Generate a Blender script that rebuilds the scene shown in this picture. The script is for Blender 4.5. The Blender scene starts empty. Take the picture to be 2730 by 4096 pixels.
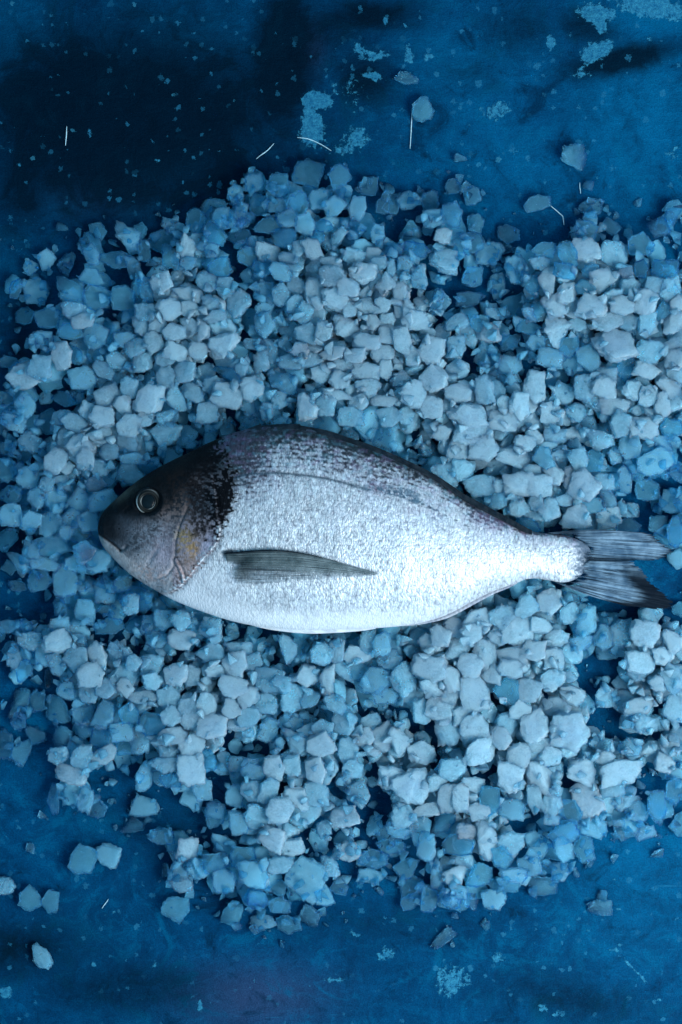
import bpy, bmesh, math, random
import numpy as np
from mathutils import Vector, noise as mnoise

# ------------------------------------------------------------------ camera, light, exposure
S = 0.00013                 # metres per unit of the plan (the frame is 2730 x 4096 units)
CXP, CYP, D = 1365.0, 2048.0, 6200.0
scene = bpy.context.scene
cam_d = bpy.data.cameras.new("camera"); cam = bpy.data.objects.new("camera", cam_d)
scene.collection.objects.link(cam); scene.camera = cam
cam.location = (0, 0, D * S); cam.rotation_euler = (0, 0, 0)
cam_d.sensor_fit = 'VERTICAL'; cam_d.sensor_height = 36; cam_d.lens = 36 * D / 4096
cam_d.clip_start = 0.01; cam_d.clip_end = 20
world = bpy.data.worlds.new("World"); scene.world = world; world.use_nodes = True
world.node_tree.nodes["Background"].inputs[0].default_value = (0.24, 0.60, 0.90, 1)
world.node_tree.nodes["Background"].inputs[1].default_value = 0.66

def area(name, loc, target, size, size_y, power, color):
    l = bpy.data.lights.new(name, 'AREA'); l.shape = 'RECTANGLE'; l.size = size; l.size_y = size_y
    l.energy = power; l.color = color
    o = bpy.data.objects.new(name, l); scene.collection.objects.link(o)
    o.location = loc
    o.rotation_euler = (Vector(target) - Vector(loc)).to_track_quat('-Z', 'Y').to_euler()
    return o
area("window_light", (0.66, -0.34, 0.62), (0.05, -0.06, 0), 0.62, 0.62, 13.0, (0.95, 0.98, 1.0))
area("fill_light", (1.15, -0.85, 1.25), (0, 0, 0), 0.8, 0.8, 12.0, (0.78, 0.93, 1.0))
scene.view_settings.view_transform = 'Standard'; scene.view_settings.look = 'None'
scene.view_settings.exposure = 0; scene.view_settings.gamma = 1
scene.view_settings.use_curve_mapping = False
scene.render.engine = 'CYCLES'
scene.cycles.max_bounces = 12; scene.cycles.volume_bounces = 5; scene.cycles.use_adaptive_sampling = True; scene.cycles.adaptive_threshold = 0.05; scene.cycles.diffuse_bounces = 4; scene.cycles.transparent_max_bounces = 40
scene.cycles.use_denoising = True
scene.cycles.caustics_reflective = False; scene.cycles.caustics_refractive = False

random.seed(7); rng = np.random.default_rng(7)

# ------------------------------------------------------------------ helpers
def W(px, py, z=0.0):
    """plan point that the overhead camera sees at (px, py) when it lies z above the board"""
    k = (1 - z / D)
    return ((px - CXP) * k * S, (CYP - py) * k * S, z * S)

def link(o, parent=None):
    scene.collection.objects.link(o)
    if parent: o.parent = parent
    return o

def tag(o, label=None, cat=None, group=None, kind=None):
    if label: o["label"] = label
    if cat: o["category"] = cat
    if group: o["group"] = group
    if kind: o["kind"] = kind
    return o

def mesh_np(name, v, f, mats, smooth=True, sharp=None, attrs=None, parent=None, colors=None, midx=None, orient='vol'):
    v = np.asarray(v, dtype=np.float32); f = np.asarray(f, dtype=np.int32)
    # faces look outward (closed shapes) or up (open sheets)
    o_ = v.mean(0); p0, p1, p2 = v[f[:, 0]] - o_, v[f[:, 1]] - o_, v[f[:, 2]] - o_
    nn = np.cross(p1 - p0, p2 - p0).astype(np.float64)
    sgn = nn[:, 2].sum() if orient == 'up' else (nn * p0).sum()
    if sgn < 0: f = np.ascontiguousarray(f[:, ::-1])
    me = bpy.data.meshes.new(name)
    me.vertices.add(len(v)); me.vertices.foreach_set("co", v.ravel())
    n = f.shape[1]
    me.loops.add(f.size); me.loops.foreach_set("vertex_index", f.ravel())
    me.polygons.add(len(f)); me.polygons.foreach_set("loop_start", np.arange(0, f.size, n, dtype=np.int32))
    me.update(calc_edges=True); me.validate()
    if smooth: me.polygons.foreach_set("use_smooth", np.ones(len(me.polygons), dtype=bool))
    if sharp: me.set_sharp_from_angle(angle=math.radians(sharp))
    for k, a in (attrs or {}).items():
        at = me.attributes.new(k, 'FLOAT', 'POINT'); at.data.foreach_set("value", np.asarray(a, dtype=np.float32))
    for k, a in (colors or {}).items():
        at = me.color_attributes.new(k, 'FLOAT_COLOR', 'POINT')
        c = np.ones((len(v), 4), dtype=np.float32); c[:, :3] = a
        at.data.foreach_set("color", c.ravel())
    for m_ in (mats if isinstance(mats, list) else [mats]): me.materials.append(m_)
    if midx is not None: me.polygons.foreach_set('material_index', np.asarray(midx, dtype=np.int32))
    return link(bpy.data.objects.new(name, me), parent)

def _hash(ix, iy, seed):
    h = (ix.astype(np.int64) * 374761393 + iy.astype(np.int64) * 668265263 + seed * 974634777) & 0x7fffffff
    h = ((h ^ (h >> 13)) * 1274126177) & 0x7fffffff
    return ((h ^ (h >> 16)) & 0xffff) / 65535.0

def vnoise(x, y, seed=0):
    ix = np.floor(x); iy = np.floor(y); fx = x - ix; fy = y - iy
    fx = fx * fx * (3 - 2 * fx); fy = fy * fy * (3 - 2 * fy)
    a = _hash(ix, iy, seed); b = _hash(ix + 1, iy, seed); c = _hash(ix, iy + 1, seed); d = _hash(ix + 1, iy + 1, seed)
    return (a * (1 - fx) + b * fx) * (1 - fy) + (c * (1 - fx) + d * fx) * fy

def fbm(x, y, sx, sy=None, seed=0, octv=4):
    sy = sy or sx; r = 0; a = 0.5; t = 0
    for i in range(octv):
        r = r + a * vnoise(x / sx * 2 ** i, y / sy * 2 ** i, seed + i * 17); t += a; a *= 0.5
    return r / t

def sstep(a, b, x):
    t = np.clip((x - a) / (b - a), 0, 1); return t * t * (3 - 2 * t)

def gauss(x, y, cx, cy, sx, sy, rot=0):
    c, s = math.cos(math.radians(rot)), math.sin(math.radians(rot))
    dx, dy = x - cx, y - cy
    u = dx * c + dy * s; w = -dx * s + dy * c
    return np.exp(-0.5 * ((u / sx) ** 2 + (w / sy) ** 2))

def poly_dist(x, y, pts):
    """distance to a polyline, signed side (+ = right of its direction in the image), 0..1 place along it"""
    best = np.full(x.shape, 1e9); side = np.zeros(x.shape); along = np.zeros(x.shape)
    n = len(pts) - 1
    for i in range(n):
        ax, ay = pts[i]; bx, by = pts[i + 1]; dx, dy = bx - ax, by - ay
        L2 = dx * dx + dy * dy
        t = np.clip(((x - ax) * dx + (y - ay) * dy) / L2, 0, 1)
        d = np.hypot(x - ax - t * dx, y - ay - t * dy)
        m = d < best
        best = np.where(m, d, best)
        side = np.where(m, np.sign(dx * (y - ay) - dy * (x - ax)), side)
        along = np.where(m, (i + t) / n, along)
    return best, side, along

def spline(pts, n):
    """Catmull-Rom through pts, n samples"""
    p = np.array(pts, float); p = np.vstack([2 * p[0] - p[1], p, 2 * p[-1] - p[-2]])
    m = len(p) - 3; out = []
    for k in range(n):
        t = k / (n - 1) * m; i = min(int(t), m - 1); t -= i
        a, b, c, d = p[i], p[i + 1], p[i + 2], p[i + 3]
        out.append(0.5 * (2 * b + (c - a) * t + (2 * a - 5 * b + 4 * c - d) * t * t + (3 * b - a - 3 * c + d) * t ** 3))
    return np.array(out)

# ------------------------------------------------------------------ node helpers
class NT:
    def __init__(self, name):
        self.m = bpy.data.materials.new(name); self.m.use_nodes = True
        self.t = self.m.node_tree; self.t.nodes.clear()
        self.out = self.t.nodes.new('ShaderNodeOutputMaterial')
    def n(self, typ, props=None, **ins):
        nd = self.t.nodes.new(typ)
        for k, v in (props or {}).items(): setattr(nd, k, v)
        for k, v in ins.items():
            k = int(k[1:]) if k[0] == '_' and k[1:].isdigit() else k.replace('_', ' ')
            self.set(nd.inputs[k], v)
        return nd
    def set(self, sock, v):
        if isinstance(v, bpy.types.NodeSocket): self.t.links.new(v, sock)
        elif isinstance(v, bpy.types.Node): self.t.links.new(v.outputs[0], sock)
        else: sock.default_value = v
    def math(self, op, a, b=0.0, c=0.0, clamp=False):
        nd = self.t.nodes.new('ShaderNodeMath'); nd.operation = op; nd.use_clamp = clamp
        self.set(nd.inputs[0], a); self.set(nd.inputs[1], b); self.set(nd.inputs[2], c)
        return nd.outputs[0]
    def mixc(self, f, a, b, mode='MIX'):
        nd = self.t.nodes.new('ShaderNodeMix'); nd.data_type = 'RGBA'; nd.blend_type = mode
        self.set(nd.inputs[0], f); self.set(nd.inputs[6], a); self.set(nd.inputs[7], b)
        return nd.outputs[2]
    def maprange(self, v, a, b, c=0.0, d=1.0, smooth=False):
        nd = self.t.nodes.new('ShaderNodeMapRange'); nd.interpolation_type = 'SMOOTHSTEP' if smooth else 'LINEAR'
        self.set(nd.inputs[0], v)
        for i, q in enumerate((a, b, c, d)): self.set(nd.inputs[i + 1], q)
        return nd.outputs[0]
    def noise(self, vec, scale, detail=3, rough=0.55, dist=0.0):
        return self.n('ShaderNodeTexNoise', None, Vector=vec, Scale=scale, Detail=detail, Roughness=rough, Distortion=dist)
    def attr(self, name, out='Fac'):
        return self.n('ShaderNodeAttribute', {'attribute_name': name}).outputs[out]
    def pos(self, sx=1.0, sy=1.0, sz=1.0, rot=0.0):
        g = self.n('ShaderNodeTexCoord').outputs['Object']
        return self.n('ShaderNodeMapping', None, Vector=g, Scale=(sx, sy, sz), Rotation=(0, 0, math.radians(rot))).outputs[0]
    def surf(self, s): self.set(self.out.inputs['Surface'], s); return self.m

def C(r, g, b): return (r, g, b, 1)

# ------------------------------------------------------------------ ice material
def ice_material(name, density, vcol, fhi):
    T = NT(name)
    milk = T.attr('milk'); rnd = T.attr('tint')
    p = T.n('ShaderNodeNewGeometry').outputs['Position']
    n1 = T.noise(p, 190, 4, 0.6); n2 = T.noise(p, 1000, 3, 0.7)
    f = T.math('MULTIPLY_ADD', T.math('SUBTRACT', n1.outputs[0], 0.5), 0.8, milk)
    f = T.math('MULTIPLY_ADD', T.math('SUBTRACT', n2.outputs[0], 0.5), 0.6, f)
    f = T.maprange(f, 0.0, 0.95, 0.02, fhi)
    cf = T.math('MULTIPLY_ADD', T.math('SUBTRACT', n1.outputs[0], 0.5), 0.7, T.math('MULTIPLY_ADD', rnd, 0.2, milk))
    col = T.mixc(T.maprange(cf, 0.1, 0.85, 0, 1, False), C(0.03, 0.26, 0.48), C(0.43, 0.64, 0.88))
    bh = T.math('ADD', T.math('MULTIPLY', n1.outputs[0], 0.7), T.math('MULTIPLY', n2.outputs[0], 0.8))
    bump = T.n('ShaderNodeBump', None, Strength=0.6, Distance=0.0008, Height=bh)
    bump2 = T.n('ShaderNodeBump', None, Strength=0.9, Distance=0.0012, Height=bh)
    soft = T.n('ShaderNodeVectorMath', {'operation': 'NORMALIZE'}, _0=T.n('ShaderNodeVectorMath', {'operation': 'MULTIPLY_ADD'}, _0=bump.outputs[0], _1=(0.6, 0.6, 0.6), _2=(0, 0, 0.4)).outputs[0]).outputs[0]
    A = T.n('ShaderNodeBsdfPrincipled', None, Base_Color=col, Roughness=0.6, Normal=soft)
    A.inputs['Subsurface Weight'].default_value = 1.0; A.inputs['Subsurface Scale'].default_value = 0.010
    A.inputs['Subsurface Radius'].default_value = (1.0, 1.0, 1.0); A.inputs['Specular IOR Level'].default_value = 0.2
    tr = T.n('ShaderNodeBsdfTransparent', None, Color=C(0.46, 0.87, 1.0))
    rf = T.n('ShaderNodeBsdfRefraction', None, Color=C(0.55, 0.89, 1.0), Roughness=0.15, IOR=1.15, Normal=bump)
    B = T.n('ShaderNodeMixShader', None, _0=0.35, _1=tr, _2=rf)
    AB = T.n('ShaderNodeMixShader', None, _0=f, _1=B, _2=A)
    gl = T.n('ShaderNodeBsdfGlossy', None, Color=C(0.8, 0.93, 1), Roughness=0.16, Normal=bump2)
    fr = T.n('ShaderNodeFresnel', None, IOR=1.31, Normal=bump)
    fin = T.n('ShaderNodeMixShader', None, _0=T.math('MULTIPLY', fr, 0.8), _1=AB, _2=gl)
    T.set(T.out.inputs['Volume'], T.n('ShaderNodeVolumeScatter', None, Color=vcol, Density=density, Anisotropy=0.0))
    return T.surf(fin)

# ------------------------------------------------------------------ board
def build_board():
    x0, x1, y0, y1, st = -2600, 5330, -2000, 6100, 20
    xs = np.arange(x0, x1 + 1, st, dtype=float); ys = np.arange(y0, y1 + 1, st, dtype=float)
    X, Y = np.meshgrid(xs, ys)
    # broad brushed paint: darker coat plus light falloff painted in at top left (dark) and pale chipped undercoat (chip)
    dark = 0.0 * X
    for cx, cy, sx, sy, r, a in [(300, 330, 330, 150, -10, 0.9), (1130, 250, 130, 260, 10, 1.0), (100, 700, 150, 260, 0, 0.75),
                                 (1000, 620, 260, 120, -20, 0.5), (520, 480, 600, 380, 0, 0.95), (1250, 120, 260, 160, 0, 0.6), (350, 850, 300, 130, 0, 0.5), (2480, 240, 190, 45, -12, 0.95),
                                 (2350, 110, 110, 60, 20, 0.7), (1480, 60, 180, 60, 0, 0.8), (2070, 120, 160, 110, 0, 0.5),
                                 (60, 2050, 120, 260, 0, 0.5), (700, 3350, 260, 140, 30, 0.35), (60, 3800, 260, 110, 0, 0.6),
                                 (500, 3950, 320, 90, 0, 0.55), (1500, 3700, 260, 80, 0, 0.35), (2300, 4000, 260, 80, 10, 0.5),
                                 (1450, 300, 120, 120, 0, 0.7), (60, 1250, 110, 300, 0, 0.5), (1900, 300, 120, 60, 0, 0.4)]:
        dark = np.maximum(dark, a * gauss(X, Y, cx, cy, sx, sy, r))
    pale = 0.0 * X
    for cx, cy, sx, sy, r, a in [(60, 110, 140, 110, 0, 0.6), (1900, 260, 220, 160, 0, 0.5), (2560, 480, 220, 260, 0, 0.75), (2600, 60, 180, 70, 0, 0.9),
                                 (2620, 1250, 140, 200, 0, 0.5), (2560, 3350, 200, 330, 0, 0.6), (1980, 620, 300, 170, 20, 0.45),
                                 (60, 1080, 110, 110, 0, 0.6), (250, 3000, 200, 200, 0, 0.3), (900, 900, 200, 90, 0, 0.3), (300, 880, 220, 110, 30, 0.2), (850, 860, 260, 70, 0, 0.35), (720, 150, 260, 130, 0, 0.45), (620, 690, 200, 60, -15, 0.4)]:
        pale = np.maximum(pale, a * gauss(X, Y, cx, cy, sx, sy, r))
    chip = 0.0 * X
    for cx, cy, sx, sy, r, a in [(1270, 400, 60, 34, 0, 1.15), (1250, 500, 44, 70, 0, 1.15), (1420, 560, 110, 50, -25, 0.75), (1370, 600, 60, 26, 0, 0.8),
                                 (1440, 190, 34, 30, 0, 0.85), (1510, 225, 60, 24, -15, 0.95), (1500, 305, 55, 20, 5, 0.85), (1640, 215, 22, 36, 0, 1.0),
                                 (1715, 225, 26, 20, 0, 0.85), (1545, 85, 14, 22, 0, 1.05), (1617, 102, 9, 12, 0, 1.05), (1683, 60, 14, 22, 0, 0.85),
                                 (1400, 400, 150, 130, 0, 0.52), (2390, 50, 70, 34, 0, 1.2), (2405, 100, 22, 32, 0, 1.15), (2600, 25, 160, 45, 10, 1.1),
                                 (2380, 205, 75, 42, -25, 0.95), (2325, 295, 44, 30, -15, 0.8), (2205, 172, 16, 26, 0, 1.15), (2280, 145, 12, 12, 0, 0.8),
                                 (2600, 155, 18, 14, 0, 0.75), (1990, 440, 60, 40, -20, 0.85), (1900, 535, 40, 18, 0, 0.6), (2070, 590, 60, 50, 0, 0.5),
                                 (2690, 620, 70, 130, 0, 0.5), (1800, 3920, 70, 70, 0, 0.85), (1870, 3920, 30, 44, 0, 0.7), (1620, 3860, 50, 40, 0, 0.6),
                                 (1340, 3915, 60, 20, -10, 0.8), (1280, 3950, 40, 16, 0, 0.6), (2000, 3840, 70, 34, 30, 0.6), (1545, 3815, 50, 30, -15, 0.75),
                                 (20, 3970, 26, 24, 0, 1.0), (620, 3865, 26, 30, 0, 0.7), (375, 3860, 14, 16, 0, 1.05), (45, 3755, 60, 22, 10, 0.6), (430, 4070, 34, 16, 0, 0.7),
                                 (800, 4020, 20, 30, 0, 0.9), (2470, 3790, 40, 10, -25, 0.95), (2520, 3860, 70, 8, 52, 0.8), (2590, 3940, 70, 8, 50, 0.9), (2660, 4030, 60, 7, 52, 0.8),
                                 (2300, 3730, 60, 12, -5, 0.75), (2170, 4030, 24, 20, 0, 0.85), (2230, 4055, 30, 16, 0, 0.8), (2350, 3880, 34, 10, -8, 0.8), (2460, 3520, 26, 18, 30, 0.7),
                                 (1430, 3740, 34, 10, 25, 0.95), (420, 3655, 20, 18, 0, 0.8), (360, 530, 14, 22, 0, 0.9), (85, 655, 12, 9, 0, 0.95), (630, 645, 16, 12, 0, 0.8),
                                 (60, 1010, 70, 34, 20, 0.6), (20, 960, 40, 30, 0, 0.6), (2600, 4000, 90, 50, 0, 0.4), (2350, 1180, 80, 70, 0, 0.3)]:
        chip = np.maximum(chip, a * gauss(X, Y, cx, cy, sx, sy, r))
    violet = np.maximum.reduce([0.9 * gauss(X, Y, 1020, 3990, 190, 90), 0.7 * gauss(X, Y, 1255, 200, 30, 60), 0.3 * gauss(X, Y, 380, 780, 150, 60)])
    k = S
    V = np.stack([(X - CXP) * k, (CYP - Y) * k, 0 * X], -1).reshape(-1, 3)
    ny, nx = X.shape
    idx = np.arange(nx * ny).reshape(ny, nx)
    F = np.stack([idx[:-1, :-1], idx[1:, :-1], idx[1:, 1:], idx[:-1, 1:]], -1).reshape(-1, 4)
    T = NT("painted_board")
    P = T.pos(); g = T.n('ShaderNodeTexCoord').outputs['Object']
    big = T.noise(g, 16, 5, 0.6, 0.6).outputs[0]
    mid = T.noise(g, 70, 5, 0.65, 0.4).outputs[0]
    fine = T.noise(g, 420, 4, 0.7).outputs[0]
    vfine = T.noise(g, 1500, 2, 0.6).outputs[0]
    brush = T.noise(T.pos(90, 210, 60, 35), 1.0, 4, 0.65, 1.0).outputs[0]
    brush2 = T.noise(T.pos(350, 60, 60, -20), 1.0, 3, 0.65, 0.6).outputs[0]
    base = T.mixc(T.maprange(mid, 0.32, 0.68), C(0.0, 0.044, 0.125), C(0.0, 0.078, 0.205))
    base = T.mixc(T.maprange(T.math('MULTIPLY', big, 1.0), 0.35, 0.66), T.mixc(0.75, C(0.0, 0.030, 0.075), base), base)
    base = T.mixc(T.maprange(brush, 0.52, 0.75, 0, 0.35), base, C(0.0, 0.15, 0.34))
    base = T.mixc(T.maprange(brush2, 0.50, 0.78, 0, 0.35), base, C(0.003, 0.03, 0.09))
    pl = T.math('MULTIPLY', T.attr('pale'), T.maprange(mid, 0.3, 0.65, 0.5, 1.2))
    base = T.mixc(T.math('MULTIPLY', pl, 0.62, clamp=True), base, C(0.0, 0.185, 0.41))
    base = T.mixc(T.math('MULTIPLY', T.attr('violet'), 0.55), base, C(0.045, 0.07, 0.16))
    # fine scratches and rubbed streaks in two directions
    for (sx, sy, rot, th, colr, amt) in ((25, 900, 62, 0.66, C(0.01, 0.19, 0.38), 0.5), (30, 1100, -35, 0.68, C(0.0, 0.02, 0.06), 0.6), (18, 700, 15, 0.68, C(0.02, 0.22, 0.40), 0.4)):
        sn = T.noise(T.pos(sx, sy, 60, rot), 1.0, 3, 0.6, 0.4).outputs[0]
        sm = T.math('MULTIPLY', T.maprange(sn, th, th + 0.07, 0, amt, True), T.maprange(mid, 0.42, 0.6, 0, 1, True))
        base = T.mixc(sm, base, colr)
    cloud = T.noise(g, 38, 6, 0.7, 1.2).outputs[0]
    base = T.mixc(T.maprange(cloud, 0.50, 0.70, 0, 0.8, True), base, C(0.0, 0.135, 0.30))
    base = T.mixc(T.maprange(cloud, 0.48, 0.30, 0, 0.8, True), base, C(0.0, 0.022, 0.060))
    dk = T.math('ADD', T.attr('dark'), T.math('MULTIPLY', T.math('SUBTRACT', cloud, 0.5), 1.2))
    base = T.mixc(T.maprange(dk, 0.05, 0.80, 0, 0.93, True), base, C(0.0, 0.007, 0.017))
    ch = T.math('ADD', T.attr('chip'), T.math('MULTIPLY', T.math('SUBTRACT', mid, 0.5), 1.2))
    ch = T.math('ADD', ch, T.math('MULTIPLY', T.math('SUBTRACT', fine, 0.5), 0.9))
    chm = T.maprange(ch, 0.60, 0.74, 0, 1, True)
    cc = T.mixc(T.maprange(fine, 0.35, 0.7), C(0.01, 0.14, 0.30), C(0.05, 0.34, 0.52))
    base = T.mixc(T.math('MULTIPLY', chm, 0.85), base, cc)
    # specks of pale plaster, denser in some places
    gv = T.n('ShaderNodeVectorMath', {'operation': 'MULTIPLY_ADD'}, _0=T.noise(g, 520, 3, 0.7).outputs['Color'], _1=(0.0045, 0.0045, 0), _2=g).outputs[0]
    vo = T.n('ShaderNodeTexVoronoi', {'feature': 'F1'}, Vector=gv, Scale=230.0, Randomness=1.0)
    rr = T.n('ShaderNodeSeparateColor', None, Color=vo.outputs['Color'])
    sp = T.math('LESS_THAN', vo.outputs['Distance'], T.math('MULTIPLY', T.math('SUBTRACT', rr.outputs[0], T.maprange(mid, 0.35, 0.65, 0.75, 0.32)), 0.75))
    base = T.mixc(T.math('MULTIPLY', sp, T.maprange(rr.outputs[1], 0, 1, 0.05, 0.5)), base, C(0.03, 0.24, 0.42))
    vo2 = T.n('ShaderNodeTexVoronoi', {'feature': 'F1'}, Vector=gv, Scale=95.0, Randomness=1.0)
    r2 = T.n('ShaderNodeSeparateColor', None, Color=vo2.outputs['Color'])
    sp2 = T.math('LESS_THAN', vo2.outputs['Distance'], T.math('MULTIPLY', T.math('SUBTRACT', r2.outputs[0], 0.86), 0.9))
    base = T.mixc(T.math('MULTIPLY', sp2, 0.5), base, C(0.05, 0.30, 0.46))
    base = T.mixc(1.0, base, T.n('ShaderNodeCombineColor', None, Red=T.maprange(vfine, 0.3, 0.7, 0.5, 0.9), Green=T.maprange(vfine, 0.3, 0.7, 0.48, 0.9), Blue=T.maprange(vfine, 0.3, 0.7, 0.50, 0.86)), 'MULTIPLY')
    h = T.math('ADD', T.math('MULTIPLY', fine, 0.6), T.math('MULTIPLY', chm, 0.35))
    h = T.math('ADD', h, T.math('MULTIPLY', brush, 0.8)); h = T.math('ADD', h, T.math('MULTIPLY', mid, 1.2))
    bump = T.n('ShaderNodeBump', None, Strength=0.6, Distance=0.0011, Height=h)
    b = T.n('ShaderNodeBsdfPrincipled', None, Base_Color=base, Roughness=T.maprange(fine, 0.3, 0.7, 0.5, 0.8), Normal=bump)
    b.inputs['Specular IOR Level'].default_value = 0.02
    o = mesh_np("ground", V, F, T.surf(b), orient='up', attrs={'dark': dark.ravel(), 'pale': pale.ravel(), 'chip': chip.ravel(), 'violet': violet.ravel()})
    tag(o, "blue painted tabletop board with chipped and mottled paint", None, None, "structure")
build_board()
# ------------------------------------------------------------------ fish shape (plan outline, then relief)
TOP = [(393, 2118), (397, 2085), (409, 2055), (435, 2024), (479, 1983), (522, 1946), (566, 1913), (627, 1875), (696, 1839), (766, 1805), (836, 1771),
       (905, 1742), (975, 1719), (1045, 1705), (1114, 1701), (1201, 1706), (1288, 1724), (1375, 1750), (1462, 1779), (1549, 1814), (1637, 1854),
       (1724, 1898), (1793, 1943), (1859, 1990), (1919, 2022), (1978, 2053), (2037, 2083), (2079, 2106), (2132, 2125), (2180, 2133), (2245, 2139),
       (2304, 2155), (2352, 2184), (2372, 2222)]
BOT = [(393, 2118), (398, 2150), (409, 2178), (428, 2205), (453, 2233), (487, 2266), (522, 2297), (565, 2326), (609, 2353), (696, 2401), (801, 2443), (905, 2478), (1010, 2502),
       (1114, 2515), (1219, 2521), (1358, 2519), (1480, 2514), (1567, 2508), (1654, 2498), (1741, 2477), (1800, 2455), (1859, 2424), (1919, 2392),
       (1978, 2365), (2061, 2335), (2097, 2320), (2132, 2314), (2156, 2315), (2200, 2322), (2250, 2330), (2300, 2318), (2345, 2280), (2372, 2222)]
ZC = 172.0                                   # height of the fish's middle plane
FX0, FX1 = 393.0, 2372.0
_t = spline(TOP, 1200); _b = spline(BOT, 1200)
def ytop(x): return np.interp(x, _t[:, 0], _t[:, 1])
def ybot(x): return np.interp(x, _b[:, 0], _b[:, 1])
_TX = [393, 420, 470, 540, 640, 760, 900, 1100, 1350, 1600, 1800, 2000, 2130, 2250, 2330, 2372]
_TZ = [10, 46, 74, 104, 136, 160, 176, 186, 182, 160, 128, 84, 54, 27, 9, 3]
def thick(x): return np.interp(x, _TX, _TZ)
def prof(v, p=2.1): return np.power(np.clip(1 - np.abs(2 * v - 1) ** p, 0, 1), 0.62)

CELL = 10.0
GW, GH = 330, 440                            # height map grid, origin (-280, -150)
OX, OY = -280.0, -150.0
gx = OX + (np.arange(GW) + 0.5) * CELL; gy = OY + (np.arange(GH) + 0.5) * CELL
GX, GY = np.meshgrid(gx, gy)
H = np.zeros((GH, GW)); CAP = np.full((GH, GW), 1e9)
_yt, _yb = ytop(GX), ybot(GX)
_ins = (GX > FX0) & (GX < FX1) & (GY > _yt) & (GY < _yb)
_v = np.clip((GY - _yt) / np.maximum(_yb - _yt, 1), 0, 1)
CAP = np.where(_ins, ZC - 8, CAP)
CAUD_Z = 150.0
_fin = (GX > 2240) & (GX < 2712) & (GY > 2112 + np.clip(GX - 2560, 0, 200) * 0.35) & (GY < 2345 + np.clip(GX - 2250, 0, 400) * 0.24)
CAP = np.where(_fin & ~_ins, CAUD_Z - 14, CAP)

# ------------------------------------------------------------------ ice chunks
ICE = [ice_material("ice_clear", 140.0, C(0.66, 0.925, 0.990), 0.06), ice_material("ice_cloudy", 400.0, C(0.88, 0.947, 0.987), 0.20), ice_material("ice_pale", 560.0, C(0.90, 0.962, 0.992), 0.30), ice_material("ice_frosted", 850.0, C(0.930, 0.974, 0.995), 0.40)]
def ice_of(milk): return 3 if milk > 0.72 else (2 if milk > 0.52 else (1 if milk > 0.32 else 0))

def hull_shape(seed, cuts, amp, npts=None):
    r = random.Random(seed)
    bm = bmesh.new()
    n = npts or r.choice([9, 11, 13])
    if seed % 10 < 8 and not npts:                       # broken slab: a flat top and bottom with steep ragged sides
        m = r.choice([5, 6, 7, 8]); sh = (r.uniform(-0.2, 0.2), r.uniform(-0.2, 0.2)); tp = r.uniform(0.84, 1.04); a0 = r.uniform(0, 6.28)
        for i in range(m):
            a = a0 + 6.283 * (i + r.uniform(-0.32, 0.32)) / m; q = r.uniform(0.78, 1.15)
            x, y = q * math.cos(a), q * math.sin(a)
            k = 1 / max(abs(x), abs(y), 0.8) * r.uniform(0.85, 1.0)
            bm.verts.new((x * k, y * k, -0.25 + r.uniform(-0.3, 0.5))); bm.verts.new((x * k * 0.85, y * k * 0.85, -1 + r.uniform(0, 0.3)))
            bm.verts.new((x * k * tp + sh[0] * 0.5, y * k * tp + sh[1] * 0.5, 0.9 + 0.18 * (x * sh[0] + y * sh[1]) + r.uniform(-0.1, 0.1)))
        n = 0
    for i in range(n):
        p = Vector((r.uniform(-1, 1), r.uniform(-1, 1), r.uniform(-1, 1)))
        mm = max(abs(p.x), abs(p.y), abs(p.z)); p = p * ((r.uniform(0.8, 1.0)) / mm)
        if p.length > 1.38: p *= 1.38 / p.length
        bm.verts.new(p)
    res = bmesh.ops.convex_hull(bm, input=bm.verts)
    bmesh.ops.delete(bm, geom=list({g for g in res['geom_interior'] + res['geom_unused'] if isinstance(g, bmesh.types.BMVert)}), context='VERTS')
    bmesh.ops.triangulate(bm, faces=bm.faces)
    # round the broken edges a little, then break up the faces
    long_e = [e for e in bm.edges if e.calc_length() > 0.95]
    bmesh.ops.subdivide_edges(bm, edges=long_e, cuts=1)
    bmesh.ops.triangulate(bm, faces=bm.faces)
    bmesh.ops.subdivide_edges(bm, edges=bm.edges, cuts=cuts, use_grid_fill=True)
    bmesh.ops.triangulate(bm, faces=bm.faces)
    bmesh.ops.smooth_vert(bm, verts=bm.verts, factor=0.18, use_axis_x=True, use_axis_y=True, use_axis_z=True)
    off = Vector((r.uniform(-50, 50), r.uniform(-50, 50), r.uniform(-50, 50)))
    for v in bm.verts:
        q = v.co
        d = mnoise.noise(q * 1.5 + off) * amp * 1.1 + mnoise.noise(q * 3.2 + off) * amp * 1.1 + mnoise.noise(q * 7.0 + off) * amp * 0.9 + mnoise.noise(q * 15.0 + off) * amp * 0.5
        v.co = q + q.normalized() * d
    bmesh.ops.recalc_face_normals(bm, faces=bm.faces); bm.verts.index_update()
    V = np.array([v.co[:] for v in bm.verts]); F = np.array([[v.index for v in f.verts] for f in bm.faces])
    bm.free()
    mn, mx = V.min(0), V.max(0)
    V = (V - (mn + mx) / 2) / ((mx - mn) / 2)
    return V, F
LIB_HI = [hull_shape(100 + i, 4, 0.135) for i in range(46)]
LIB_LO = [hull_shape(400 + i, 1, 0.16) for i in range(30)]
LIB_XS = [hull_shape(700 + i, 0, 0.10, 9) for i in range(10)]

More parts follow.
